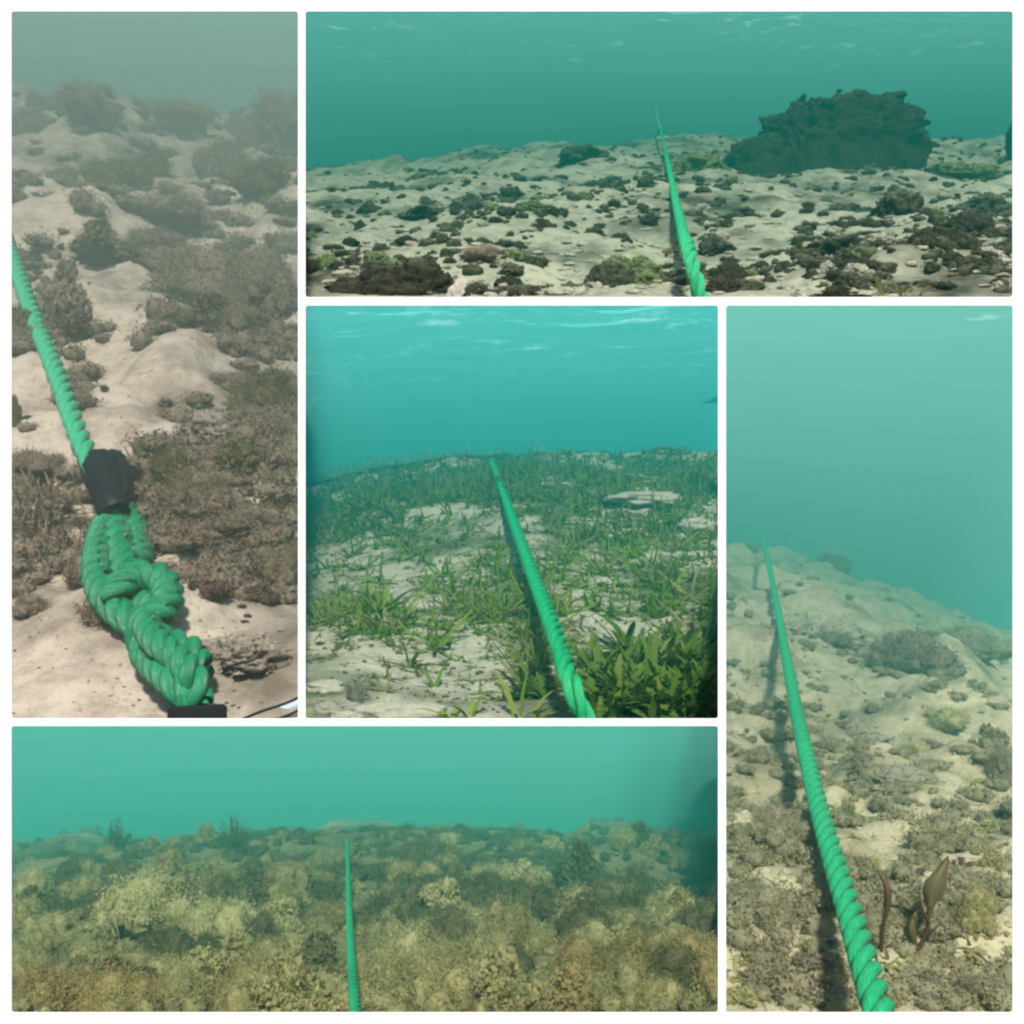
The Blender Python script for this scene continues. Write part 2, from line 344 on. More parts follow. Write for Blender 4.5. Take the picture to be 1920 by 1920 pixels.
PR = {'fluffy': [fluffy(i) for i in range(4)], 'frilly': [frilly(i + 10) for i in range(5)], 'bushy': [bushy(i) for i in range(4)],
      'rocky': [rocky(i + 30) for i in range(6)], 'blades': [blades(i) for i in range(5)],
      'lowfluff': [lowfluff(i) for i in range(8)], 'lowfrill': [lowfrill(i) for i in range(8)], 'sprig': [sprig(i) for i in range(6)],
      'cloud': [fluffy(i + 20, n=6500, size=.016, L=15, wisp=.06) for i in range(3)],
      'hump': [(lambda v, f: (v * [1, 1, .6], f))(*ball(12, lambda d, i=i: 1 + .22 * fbm(d[:, 0] * 2.5, d[:, 1] * 2.5, d[:, 2] * 2.5, 4, 90 + i))) for i in range(4)],
      'pebble': [rocky(i + 60, 5, .5, 20) for i in range(5)]}
_ms = {}
def proto_mesh(kind, i, mat, nm):
    k = (kind, i, mat.name)
    if k not in _ms: v, f = PR[kind][i]; _ms[k] = mesh(nm, v, f, mat)
    return _ms[k]
def clip_ok(B, P):
    """which points stay on this terrace's side of its neighbours' boundary"""
    u = 960 + P[..., 0] / P[..., 1] * F; ok = np.ones(u.shape, bool)
    if B.inner[0]: ok &= u > B.x0 - 6
    if B.inner[2]: ok &= u < B.x1 + 6
    if B.inner[3] is not None: ok &= P[..., 1] > B.n * (.985 if B.inner[3] else .82)
    if B.inner[3]: ok &= 960 - P[..., 2] / P[..., 1] * F < B.y1 + 6
    return ok
def place(B, kind, mat, u, y, wpx, hpx, name, label=None, cat=None, group=None, sink=.12, var=None, rz=None, dep=.9):
    """stand one clump on the terrace where its foot shows, wpx by hpx as seen at its distance"""
    p, d = B.pt(u, y); sx = wpx / F * d / 1.7; sz = hpx / F * d / .95
    i = var if var is not None else int(rng.integers(len(PR[kind]))); rz = rng.uniform(0, 6.28) if rz is None else rz
    me = proto_mesh(kind, i, mat, name); M = Matrix.Translation((p.x, p.y, p.z - sink * sz)) @ Matrix.Diagonal((sx, sx * dep, sz, 1)) @ Matrix.Rotation(rz, 4, 'Z')
    if abs(u - B.x0) < wpx or abs(u - B.x1) < wpx or abs(y - B.y1) < 60:
        v, f = PR[kind][i]; W = v @ np.array(M.to_3x3()).T + np.array(M.translation); ok = clip_ok(B, W)
        if not ok.all():
            keep = ok[f].all(1)
            if keep.sum() < 30: return None
            idx = np.unique(f[keep]); mp = -np.ones(len(v), int); mp[idx] = np.arange(len(idx))
            me = mesh(name, W[idx] - [p.x, p.y, p.z], mp[f[keep]], mat)
            return link(name, me, label, cat, group, loc=p)
    o = link(name, me, label, cat, group); o.matrix_world = M
    return o
def cover(B, kind, mat, name, n, size, dens, rowrange, hs=(.6, 1.1), grow=.35, face_keep=1., expo=1., urange=None):
    """uncountable low growth, joined: size = (min, max) width in px at the near edge"""
    Vs, Fs, o = [], [], 0
    for q in range(n):
        u = rng.uniform(*(urange or (B.x0 - 4, B.x1 + 4))); y = rowrange[0] + (rowrange[1] - rowrange[0]) * rng.uniform() ** expo
        yc = float(np.interp(u, [c[0] for c in B.crest], [c[1] for c in B.crest]))
        y = max(y, yc + 1)
        if rng.uniform() > dens(u, y): continue
        d = float(B.depth(u, y)); d = min(d, B.far * 1.01); z = float(B.z(u, d)); r = rng.uniform(*size) / F * B.n * (d / B.n) ** grow / 1.7
        v, f = PR[kind][int(rng.integers(len(PR[kind])))]
        if face_keep < 1:
            fk = min(1, face_keep * (1.5 if d < 2 * B.n else .8)); f = f[rng.uniform(size=len(f)) < fk]
            idx, inv = np.unique(f, return_inverse=True); v = v[idx]; f = inv.reshape(f.shape)
        a = rng.uniform(0, 6.28); ca, sa = math.cos(a), math.sin(a); h = rng.uniform(*hs)
        W = np.stack([v[:, 0] * ca - v[:, 1] * sa, v[:, 0] * sa + v[:, 1] * ca, v[:, 2] * h], 1) * r + [(u - 960) / F * d, d, z - .1 * r * h]
        ok = clip_ok(B, W)
        if not ok.all():
            f = f[ok[f].all(1)]
            if not len(f): continue
        Vs.append(W); Fs.append(f + o); o += len(W)
    if not Vs: return
    V = np.concatenate(Vs); Fq = np.concatenate(Fs); c = np.array([(B.x0 + B.x1 - 1920) / 2 / F * B.n * 2, B.n * 2, 0])
    return link(name, mesh(name, V, Fq, mat), kind='stuff')
def tube(path, rad, sides=8, cap=True):
    """path (n,3), rad (n,)"""
    T = np.gradient(path, axis=0); T /= np.linalg.norm(T, axis=1)[:, None] + 1e-12
    ref = np.array([0, 0, 1.]) if abs(T[:, 2]).max() < .9 else np.array([.3, 1., .1])
    A = np.cross(T, ref); A /= np.linalg.norm(A, axis=1)[:, None] + 1e-12; Bn = np.cross(T, A)
    a = np.linspace(0, 2 * math.pi, sides, endpoint=False)
    V = path[:, None] + (A[:, None] * np.cos(a)[None, :, None] + Bn[:, None] * np.sin(a)[None, :, None]) * np.asarray(rad)[:, None, None]
    n = len(path); i = np.arange(n * sides).reshape(n, sides); j = np.roll(i, -1, 1)
    return V.reshape(-1, 3), np.stack([i[:-1], j[:-1], j[1:], i[1:]], -1).reshape(-1, 4)
def smooth_path(P, n):
    P = np.asarray(P, float); t = np.concatenate([[0], np.cumsum(np.linalg.norm(np.diff(P[:, :3], axis=0), axis=1))])
    m = np.gradient(P, t, axis=0); tt = np.linspace(0, t[-1], n); k = np.clip(np.searchsorted(t, tt, 'right') - 1, 0, len(t) - 2)
    h = (t[k + 1] - t[k])[:, None]; s = ((tt - t[k])[:, None]) / h
    return (2 * s ** 3 - 3 * s ** 2 + 1) * P[k] + (s ** 3 - 2 * s ** 2 + s) * h * m[k] + (-2 * s ** 3 + 3 * s ** 2) * P[k + 1] + (s ** 3 - s ** 2) * h * m[k + 1], t[-1]
def laid_rope(parent, pts, R, mat, pitch=4.2, name='strand', per=9, cap=2600, rmul=None):
    """three strands twisted round pts (n,3) world points"""
    P0, Lg = smooth_path(pts, 50); turns = Lg / (pitch * R); n = int(min(cap, max(60, turns * per * max(1, pitch / 5))))
    P, _ = smooth_path(pts, n); T = np.gradient(P, axis=0); T /= np.linalg.norm(T, axis=1)[:, None]
    ref = np.array([.2, .1, 1.]); A = np.cross(T, ref); A /= np.linalg.norm(A, axis=1)[:, None]; Bn = np.cross(T, A)
    ph = np.linspace(0, turns * 2 * math.pi, n); rr = np.full(n, R) if rmul is None else R * np.interp(np.linspace(0, 1, n), *rmul)
    for k in range(3):
        q = ph + k * 2.0944; C = P + (A * np.cos(q)[:, None] + Bn * np.sin(q)[:, None]) * (rr * .56)[:, None]
        me = mesh(name, *tube(C, rr * .48, 8), mat); at = me.attributes.new('fibre', 'FLOAT_VECTOR', 'POINT')
        th = np.tile(np.arange(8) * math.pi / 4, n); L_ = np.repeat(np.linspace(0, turns * pitch / 4, n), 8)
        at.data.foreach_set('vector', np.stack([np.cos(th) * 1.3, np.sin(th) * 1.3, L_ * 1.1 + k * 7], 1).astype(np.float32).ravel())
        link(name, me, parent=parent)
def W(u, y, d): return np.array([(u - 960) / F * d, d, (960 - y) / F * d])

# ------------------------------------------------------------------ ropes
def rope_mat(name, c, c2, sc_):
    m, nt, p, out = new_mat(name)
    tc = nt.nodes.new('ShaderNodeTexCoord').outputs['Object']; at = nt.nodes.new('ShaderNodeAttribute'); at.attribute_name = 'fibre'
    f = noise(nt, at.outputs['Vector'], 5, 3, .7); n = noise(nt, tc, 26 / sc_, 5, .7)
    c1 = mix(nt, tuple(v * .75 for v in c), c2, ramp(nt, f, .30, .70))
    c1 = mix(nt, c1, (.20, .27, .16), ramp(nt, n, .58, 1.2))
    nt.links.new(c1, p.inputs['Base Color']); p.inputs['Roughness'].default_value = .42; p.inputs['Specular IOR Level'].default_value = .5
    b = nt.nodes.new('ShaderNodeBump'); b.inputs['Strength'].default_value = .6; b.inputs['Distance'].default_value = .012 * sc_
    nt.links.new(f, b.inputs['Height']); nt.links.new(b.outputs[0], p.inputs['Normal']); return m
GR = [rope_mat('green_rope_%s' % a, c, c2, s_) for a, c, c2, s_ in (('left', (.02, .34, .15), (.06, .48, .24), 6), ('top', (.0, .38, .13), (.04, .55, .22), 24),
      ('middle', (.0, .34, .10), (.02, .48, .17), 6), ('right', (.0, .30, .095), (.03, .46, .18), 1.6), ('bottom', (.0, .34, .12), (.03, .46, .2), 1.3))]
def rope_thing(name, label, p): return link(name, None, label, 'rope', None, loc=p)
def bed_rope(B, pts, width, mat, label, pitch=4.2, k=.93, rmul=None):
    Ps = []
    for q in pts:
        u, y = q[:2]; 
        if len(q) > 2: d = q[2] * B.n
        else: yv = float(B.yv(u)); d = B.n * (B.y1 - yv) / (y - yv) * k
        Ps.append(W(u, y, max(d, B.n * .955) if B.inner[3] else d))
    d0 = Ps[0][1]; r = rope_thing('rope', label, Ps[0])
    laid_rope(r, np.array(Ps), width / 2 / F * d0, mat, pitch, rmul=rmul); return r
bed_rope(B3, [(1099, 1353), (1085, 1318), (1050, 1215), (1004, 1090), (962, 975), (935, 900), (921, 862)], 41, GR[2], 'taut green rope running over the seagrass meadow in the middle panel', k=.88, pitch=8, rmul=([0, .5, 1], [1, .95, .65]))
bed_rope(B5, [(669, 1925), (663, 1850), (657, 1760), (654, 1680), (652, 1615), (650, 1575)], 25, GR[4], 'slim green rope running over the algae bed in the bottom panel', k=.72, pitch=11, rmul=([0, 1], [1, .75]))
bed_rope(B4, [(1668, 1960), (1637, 1860), (1590, 1700), (1548, 1560), (1508, 1400), (1478, 1250), (1452, 1110, 4.6), (1430, 1003, 6.4)], 68, GR[3], 'thick green rope receding over the sloping bed in the right-hand panel', k=.83, pitch=8.5)
bed_rope(B2, [(1315, 565), (1310, 545), (1288, 465), (1270, 390), (1255, 318), (1240, 250, 4.2), (1229, 203, 5.3)], 30, GR[1], 'green rope rising off the rubble into open water beside the dark boulder', k=.88, pitch=6.5, rmul=([0, .5, 1], [1, .9, .6]))

# left terrace: rope, black sleeve, knot, black end fitting
def kd(y): return .985 * (1347 + 41) / (y + 41)        # just in front of the sand at that height
def px_pts(L, dn): return np.array([W(u, y, B1.n * (max(kd(min(y, 1347)) * .96, .985) + dz if dn else dz)) for u, y, dz in L])
r1 = rope_thing('knotted_rope', 'green rope ending in a black sleeve and a big knot above the sand', W(370, 1340, B1.n))
laid_rope(r1, px_pts([(-20, 345, 3.0), (2, 415, 2.6), (30, 500, 2.25), (68, 605, 1.95), (108, 705, 1.68), (150, 820, 1.47), (182, 890, 1.36)], 0), 42 / 2 / F * B1.n * 1.36, GR[0], 8.5, rmul=([0, 1], [1.25, 1]))
M_BLACK = plain('black_rubber', (.006, .006, .008), .6, .25, .4, 2)
def sleeve(L, name, mat, dn=.86, sides=36, wob=.14):
    P, _ = smooth_path(np.array([list(W(u, y, B1.n * (kd(y) * .96 + dz))) + [r / F * B1.n * kd(y)] for u, y, dz, r in L]), 40)
    v, f = tube(P[:, :3], P[:, 3], sides); c = np.repeat(P[:, :3], sides, 0)
    v = c + (v - c) * (1 + wob * fbm(v[:, 0] * 9, v[:, 1] * 9, v[:, 2] * 9, 3, 5))[:, None]
    return link(name, mesh(name, v, f, mat), parent=r1)
sleeve([(176, 858, -.045, 6), (182, 863, -.045, 20), (189, 872, -.045, 29), (196, 893, -.045, 32), (201, 915, -.045, 29), (207, 938, -.04, 25), (213, 955, -.035, 27), (216, 962, -.03, 24)], 'black_sleeve', M_BLACK)
sleeve([(204, 850, -.05, 2), (210, 853, -.055, 10), (226, 874, -.06, 14), (234, 900, -.055, 12), (234, 928, -.05, 3)], 'sleeve_fold', M_BLACK)
K = .86; RK = 62 / 2 / F * B1.n * 1.1
GK = rope_mat('dark_green_rope', (.004, .15, .055), (.012, .26, .11), 6)
for path, mul in (
    ([(212, 955, 0), (192, 1000, 0), (182, 1055, -.005), (192, 1110, -.005), (226, 1150, 0), (268, 1176, 0), (305, 1203, -.01), (352, 1222, -.01), (370, 1255, 0), (350, 1292, .02)], 1.),
    ([(234, 962, .02), (258, 1000, .02), (262, 1045, .02), (240, 1085, .02), (228, 1120, .02)], .95),
    ([(216, 975, .012), (222, 1020, .012), (236, 1070, .012), (262, 1120, .012), (285, 1160, .01)], 1.2),
    ([(285, 1200, .01), (310, 1235, .01), (345, 1280, .01)], 1.1),
    ([(204, 1128, -.02), (228, 1098, -.035), (262, 1080, -.04), (296, 1084, -.04), (314, 1112, -.035), (302, 1148, -.03), (274, 1166, -.02), (268, 1200, .0), (286, 1238, .01), (318, 1270, 0), (348, 1300, -.005), (366, 1330, -.005)], 1.),
    ([(290, 1130, -.01), (276, 1170, -.03), (296, 1206, -.035), (336, 1238, -.03), (362, 1274, -.02), (372, 1318, -.01)], .85)):
    laid_rope(r1, px_pts(path, K), RK * mul, GK, 3.6, 'knot_strand')
bm = bmesh.new(); bmesh.ops.create_cube(bm, size=1)
for v in bm.verts:
    v.co = Vector(W(370 + v.co.x * 112, 1337 - v.co.z * 36 + (6 if v.co.x < 0 else 0), B1.n * (.955 + v.co.y * .03)))
bmesh.ops.bevel(bm, geom=bm.edges[:], offset=.03, segments=3, affect='EDGES')
me = bpy.data.meshes.new('end_fitting'); bm.to_mesh(me); me.materials.append(M_BLACK); link('end_fitting', me, parent=r1)
# pale cable at the lower right corner of the left terrace
M_PALE = plain('pale_plastic', (.45, .52, .6), .35, .5, .2, 3)
cb = link('cable', None, 'pale grey cable with dark edges on the sand right of the knot', 'cable', loc=W(520, 1330, B1.n * .95))
v, f = tube(smooth_path(px_pts([(420, 1375, 1.0), (490, 1345, 1.02), (540, 1328, 1.02), (575, 1312, 1.02)], 0), 40)[0], np.full(40, 11 / F * B1.n)); ok = clip_ok(B1, v)[f].all(1)
link('sheath', mesh('sheath', v, f[ok], M_PALE), parent=cb)
for dy, k_ in ((-11, 1.0), (13, 1.0)):
    v, f = tube(smooth_path(px_pts([(420, 1375 + dy, k_), (490, 1345 + dy, k_ - .01), (540, 1328 + dy, k_ - .01), (575, 1312 + dy, k_ - .01)], 0), 40)[0], np.full(40, 2.6 / F * B1.n)); ok = clip_ok(B1, v)[f].all(1)
    link('wire', mesh('wire', v, f[ok], M_BLACK), parent=cb)

# ------------------------------------------------------------------ growth materials
L1a = leaf_mat('brown_algae', (.20, .155, .10), (.28, .22, .15), (.25, .20, .125)); L1b = leaf_mat('pale_brown_algae', (.29, .23, .16), (.22, .175, .125), (.32, .255, .175))
L1c = leaf_mat('olive_algae', (.17, .15, .065), (.11, .10, .045), (.22, .165, .07)); L1d = leaf_mat('red_algae', (.15, .085, .065), (.2, .13, .10))
L5a = leaf_mat('yellow_algae', (.34, .33, .14), (.22, .215, .09), (.38, .36, .155)); L5b = leaf_mat('golden_algae', (.31, .26, .10), (.22, .19, .08), (.34, .28, .11))
L5c = leaf_mat('dark_olive_algae', (.14, .135, .06), (.09, .09, .04), (.19, .18, .085)); L5d = leaf_mat('pale_algae', (.47, .46, .21), (.36, .35, .155), (.42, .42, .19))
L3a = leaf_mat('seagrass', (.10, .19, .018), (.16, .25, .03), (.24, .29, .06), .3, 1.5); L3b = leaf_mat('pale_seagrass', (.24, .25, .09), (.13, .165, .045), (.38, .36, .2), .3)
L3c = leaf_mat('far_seagrass', (.095, .145, .035), (.135, .19, .05), (.2, .22, .08), .3)
R2a = rock_mat('algae_rock', (.018, .022, .012), (.05, .052, .03), (.14, .135, .095)); R2b = rock_mat('sandy_rock', (.22, .21, .15), (.34, .33, .25), (.42, .41, .32))
R2c = rock_mat('dark_rock', (.014, .014, .009), (.032, .028, .018), (.07, .065, .045)); R2d = rock_mat('green_rock', (.05, .08, .03), (.12, .15, .06), (.2, .24, .12))

def blob(u, y, L):
    """strongest of a list of soft ellipses (u, y, w, h) at a point"""
    return max([math.exp(-(((u - a) / (w_ / 2)) ** 2 + ((y - b) / (h_ / 2)) ** 2)) for a, b, w_, h_ in L] + [0])
# ------------------------------------------------------------------ left terrace: algae on sand
def P(B, rows, mats, ws=1., hs=1.):
    for kind, mk, u, y, w_, h_, name, cat, label in rows: place(B, kind, mats[mk], u, y, w_ * ws, h_ * hs, name, label, cat, dep=.4 if B.inner[3] and y > B.y1 - 60 else .9)
m1 = {'a': L1a, 'b': L1b, 'c': L1c, 'd': L1d, 'r': rock_mat('rubble_rock', (.13, .10, .08), (.22, .18, .14), (.33, .28, .22))}
P(B1, [
 ('cloud', 'a', 395, 545, 240, 140, 'seaweed_clump', 'seaweed', 'largest dark brown seaweed mound right of the knotted rope'),
 ('fluffy', 'a', 505, 600, 150, 120, 'seaweed_clump', 'seaweed', 'dark olive brown mound against the right edge of the left panel'),
 ('frilly', 'c', 395, 650, 200, 95, 'seaweed_clump', 'seaweed', 'olive clump with orange tips just above the sand channel'),
 ('frilly', 'b', 125, 620, 125, 135, 'seaweed_clump', 'seaweed', 'rounded pinkish brown clump directly beside the thin rope'),
 ('frilly', 'd', 150, 690, 90, 60, 'seaweed_clump', 'seaweed', 'small reddish clump at the foot of the rounded pinkish one'),
 ('fluffy', 'a', 525, 270, 140, 115, 'seaweed_clump', 'seaweed', 'hazy dark bush rising at the upper right edge of the left panel'),
 ('fluffy', 'b', 165, 285, 130, 80, 'seaweed_clump', 'seaweed', 'hazy grey clump with a pale top at the upper left'),
 ('fluffy', 'b', 60, 250, 110, 70, 'seaweed_clump', 'seaweed', 'faint pale clump in the upper left corner of the bed'),
 ('cloud', 'a', 420, 350, 130, 95, 'seaweed_clump', 'seaweed', 'tall rounded dark clump in the hazy middle distance'),
 ('fluffy', 'c', 215, 370, 120, 65, 'seaweed_clump', 'seaweed', 'low olive brown cushion in front of the hazy pale clumps'),
 ('fluffy', 'c', 290, 350, 100, 60, 'seaweed_clump', 'seaweed', 'pale tan cushion touching the low olive one'),
 ('frilly', 'c', 190, 510, 150, 90, 'seaweed_clump', 'seaweed', 'mossy olive clump above the rounded pinkish clump'),
 ('fluffy', 'a', 265, 470, 80, 50, 'seaweed_clump', 'seaweed', 'small grey brown tuft left of the largest mound'),
 ('frilly', 'c', 40, 655, 60, 70, 'seaweed_clump', 'seaweed', 'dark green clump half hidden at the left edge'),
 ('frilly', 'c', 28, 830, 30, 60, 'seaweed_clump', 'seaweed', 'green sprig at the left edge beside the lower rope'),
 ('fluffy', 'c', 510, 790, 150, 110, 'seaweed_clump', 'seaweed', 'olive fluffy clump on the right edge halfway down'),
 ('fluffy', 'b', 440, 755, 110, 50, 'seaweed_clump', 'seaweed', 'pale flattened cushion left of the right edge clump'),
 ('fluffy', 'c', 325, 935, 120, 80, 'seaweed_clump', 'seaweed', 'brown cushion immediately right of the black sleeve'),
 ('frilly', 'c', 460, 940, 130, 95, 'seaweed_clump', 'seaweed', 'mustard coloured leafy clump right of the black sleeve'),
 ('fluffy', 'a', 460, 1035, 230, 70, 'seaweed_clump', 'seaweed', 'wide dark brown mat to the right of the knot'),
 ('fluffy', 'a', 530, 1060, 110, 90, 'seaweed_clump', 'seaweed', 'greyish mound at the right edge beside the wide mat'),
 ('bushy', 'a', 60, 980, 110, 95, 'seaweed_bush', 'seaweed', 'twiggy dark red brown seaweed left of the knot'),
 ('bushy', 'a', 110, 1020, 90, 60, 'seaweed_bush', 'seaweed', 'low twiggy dark sprays between the twiggy bush and the knot'),
 ('bushy', 'a', 185, 1195, 60, 40, 'seaweed_bush', 'seaweed', 'tiny dark tuft on sand below the left of the knot'),
 ('bushy', 'd', 140, 1085, 30, 34, 'seaweed_bush', 'seaweed', 'single small reddish sprig on sand left of the knot'),
 ('fluffy', 'b', 70, 900, 120, 60, 'seaweed_clump', 'seaweed', 'cream coloured cushion left of the black sleeve'),
 ('fluffy', 'b', 55, 1130, 90, 40, 'seaweed_clump', 'seaweed', 'flat grey brown cushion at the left edge below the twiggy bush'),
 ('fluffy', 'a', 330, 510, 150, 80, 'seaweed_clump', 'seaweed', 'dark brown cushion touching the left flank of the largest mound'),
 ('fluffy', 'a', 460, 470, 170, 90, 'seaweed_clump', 'seaweed', 'grey brown cushion behind the largest mound'),
 ('fluffy', 'b', 330, 430, 160, 60, 'seaweed_clump', 'seaweed', 'hazy grey cushion above the largest mound'),
 ('fluffy', 'c', 500, 400, 130, 60, 'seaweed_clump', 'seaweed', 'hazy green cushion at the right edge under the tall rounded clump'),
 ('fluffy', 'b', 330, 260, 140, 50, 'seaweed_clump', 'seaweed', 'faint cushion on the hazy crest at the centre'),
 ('fluffy', 'a', 450, 660, 130, 80, 'seaweed_clump', 'seaweed', 'brown cushion below right of the orange-tipped clump'),
 ('fluffy', 'b', 480, 860, 130, 70, 'seaweed_clump', 'seaweed', 'tan cushion at the right edge above the mustard clump'),
 ('fluffy', 'a', 380, 990, 150, 70, 'seaweed_clump', 'seaweed', 'dark brown cushion between the mustard clump and the wide mat'),
 ('frilly', 'd', 400, 1150, 95, 48, 'seaweed_clump', 'seaweed', 'speckled reddish crust on the sand right of the knot'),
 ('frilly', 'd', 485, 1125, 70, 40, 'seaweed_clump', 'seaweed', 'smaller speckled crust beside the larger reddish one'),
 ('rocky', 'r', 400, 860, 110, 40, 'rubble_lump', 'rubble', 'low tan stone with a dark crack above the brown cushion'),
 ('rocky', 'r', 470, 1230, 120, 40, 'rubble_lump', 'rubble', 'low pale stone right of the lower knot'),
], m1, 1.45, 1.5)
sand1 = [(70, 770, 130, 100), (250, 840, 140, 90), (480, 1230, 200, 90), (90, 440, 120, 60), (120, 880, 160, 50), (230, 560, 120, 80), (420, 760, 160, 60), (80, 340, 130, 50), (330, 320, 120, 30), (240, 620, 110, 200), (300, 760, 240, 90), (120, 1230, 260, 260), (60, 720, 80, 60), (300, 1290, 500, 90), (110, 860, 120, 60), (160, 1000, 60, 40), (490, 1290, 160, 120)]
d1 = lambda u, y: (1 - min(1, 2.0 * blob(u, y, sand1))) * (.25 + .75 * (fbm(u / 90, y / 60, 3) > -.1)) * (1 if y < 1050 else .45)
cover(B1, 'lowfluff', L1b, 'algae_turf', 1200, (70, 200), d1, (195, 1120), expo=1.1)
cover(B1, 'lowfluff', L1a, 'algae_turf', 520, (80, 240), d1, (200, 1080), expo=1.2)
cover(B1, 'lowfrill', L1c, 'algae_turf', 420, (34, 110), d1, (200, 1150), expo=1.1)
cover(B1, 'lowfrill', L1b, 'algae_crumbs', 500, (8, 22), lambda u, y: .9 * (fbm(u / 50, y / 50, 4) > 0), (400, 1345), grow=.2, hs=(.2, .5))
cover(B1, 'lowfrill', L1d, 'algae_turf', 150, (14, 34), d1, (300, 1250))
cover(B1, 'pebble', m1['r'], 'rubble', 90, (4, 9), lambda u, y: .4 + .6 * (fbm(u / 60, y / 60, 9) > 0), (500, 1345), grow=.2)

DKG = leaf_mat('dark_turf_algae', (.05, .055, .03), (.09, .09, .055), (.08, .08, .04))
# ------------------------------------------------------------------ top terrace: reef rubble and the boulder
m2 = {'a': R2a, 'b': R2b, 'c': R2c, 'g': R2d, 'l': L5c, 'y': L5a, 'p': L1b}
P(B2, [
 ('rocky', 'c', 735, 549, 205, 92, 'coral_rock', 'rock', 'largest dark rock cut by the bottom edge of the top panel'),
 ('rocky', 'c', 812, 547, 80, 78, 'coral_rock', 'rock', 'dark rock pressed against the right side of the largest dark one'),
 ('rocky', 'g', 616, 490, 46, 46, 'coral_rock', 'rock', 'small upright dark green rock near the left edge of the top panel'),
 ('fluffy', 'p', 905, 500, 135, 46, 'seaweed_clump', 'seaweed', 'soft brown mound behind the white shell'),
 ('rocky', 'a', 965, 530, 120, 40, 'coral_rock', 'rock', 'low mottled rock to the right of the white shell'),
 ('rocky', 'a', 1145, 515, 98, 66, 'coral_rock', 'rock', 'rounded speckled rock alone on sand left of the rope'),
 ('rocky', 'b', 1060, 545, 110, 26, 'coral_rock', 'rock', 'flat pale slab at the bottom left of the rope'),
 ('rocky', 'c', 1372, 500, 62, 62, 'coral_rock', 'rock', 'tall dark brown knob just right of the rope'),
 ('rocky', 'a', 1340, 450, 80, 40, 'coral_rock', 'rock', 'mottled rock behind the tall knob beside the rope'),
 ('rocky', 'a', 1385, 540, 90, 45, 'coral_rock', 'rock', 'pinkish brown rock at the bottom edge right of the rope'),
 ('rocky', 'a', 1395, 395, 120, 44, 'coral_rock', 'rock', 'dark low rock in front of the boulder\'s left foot'),
 ('rocky', 'a', 1560, 480, 130, 52, 'coral_rock', 'rock', 'broad mottled rock in the middle of the right-hand sand'),
 ('frilly', 'l', 1500, 480, 60, 46, 'seaweed_clump', 'seaweed', 'grey green tuft at the left end of the broad mottled rock'),
 ('rocky', 'a', 1685, 430, 95, 60, 'coral_rock', 'rock', 'dark rock between the boulder and the grass tuft'),
 ('rocky', 'g', 1720, 400, 110, 55, 'coral_rock', 'rock', 'greenish rock directly below the boulder\'s right end'),
 ('rocky', 'a', 1575, 400, 70, 50, 'coral_rock', 'rock', 'brown rock on the bright sand under the boulder'),
 ('rocky', 'c', 1820, 460, 90, 70, 'coral_rock', 'rock', 'tall dark rock close to the right edge'),
 ('rocky', 'a', 1860, 490, 80, 60, 'coral_rock', 'rock', 'dark rock cut by the right edge of the top panel'),
 ('rocky', 'c', 1740, 500, 130, 60, 'coral_rock', 'rock', 'wide dark rock just above the yellow green grass tuft'),
 ('rocky', 'b', 1830, 500, 120, 44, 'coral_rock', 'rock', 'smooth pale sandy hump at the right'),
 ('rocky', 'b', 1650, 465, 90, 34, 'coral_rock', 'rock', 'small sandy hump in front of the greenish rock'),
 ('rocky', 'a', 1860, 570, 90, 50, 'coral_rock', 'rock', 'dark rock in the bottom right corner of the top panel'),
 ('rocky', 'b', 1560, 560, 150, 40, 'coral_rock', 'rock', 'pale bumpy slab left of the grass tuft'),
 ('rocky', 'a', 1850, 390, 110, 50, 'coral_rock', 'rock', 'dark ledge below the right edge boulder'),
 ('rocky', 'g', 1790, 330, 150, 40, 'coral_rock', 'rock', 'dim low ledge extending right of the boulder'),
 ('frilly', 'y', 1255, 462, 50, 28, 'seaweed_clump', 'seaweed', 'small yellow green tuft touching the rope on the left'),
 ('rocky', 'a', 790, 405, 84, 26, 'coral_rock', 'rock', 'pair of flat dark stones on the left sand'),
 ('rocky', 'a', 715, 362, 60, 34, 'coral_rock', 'rock', 'dark stone in the left distance'),
 ('rocky', 'c', 676, 416, 30, 24, 'coral_rock', 'rock', 'small black stone left of the flat dark stones'),
 ('rocky', 'a', 695, 396, 44, 22, 'coral_rock', 'rock', 'grey stone above the small black one'),
 ('rocky', 'a', 962, 372, 44, 26, 'coral_rock', 'rock', 'dark stone centre left beyond the soft brown mound'),
 ('rocky', 'g', 1000, 418, 66, 26, 'coral_rock', 'rock', 'low green stone between the mound and the rope'),
 ('rocky', 'g', 1010, 388, 44, 18, 'coral_rock', 'rock', 'tiny green stone behind the low green one'),
 ('rocky', 'a', 950, 425, 40, 20, 'coral_rock', 'rock', 'tiny brown stone left of the low green one'),
 ('rocky', 'a', 930, 310, 34, 30, 'coral_rock', 'rock', 'upright dark stone on the hazy left skyline'),
 ('frilly', 'p', 1065, 385, 70, 28, 'seaweed_clump', 'seaweed', 'pinkish brown low clump in the central distance'),
 ('rocky', 'a', 1090, 318, 90, 32, 'coral_rock', 'rock', 'dark ledge on the central skyline left of the rope'),
 ('rocky', 'a', 1145, 335, 70, 30, 'coral_rock', 'rock', 'second ledge in front of the central skyline ledge'),
 ('rocky', 'a', 1220, 345, 50, 30, 'coral_rock', 'rock', 'dim stone left beside the far part of the rope'),
 ('rocky', 'g', 1310, 335, 90, 44, 'coral_rock', 'rock', 'dim green rock right beside the far part of the rope'),
], m2)
DKB = leaf_mat('boulder_algae', (.022, .022, .013), (.05, .045, .026), None, .2)
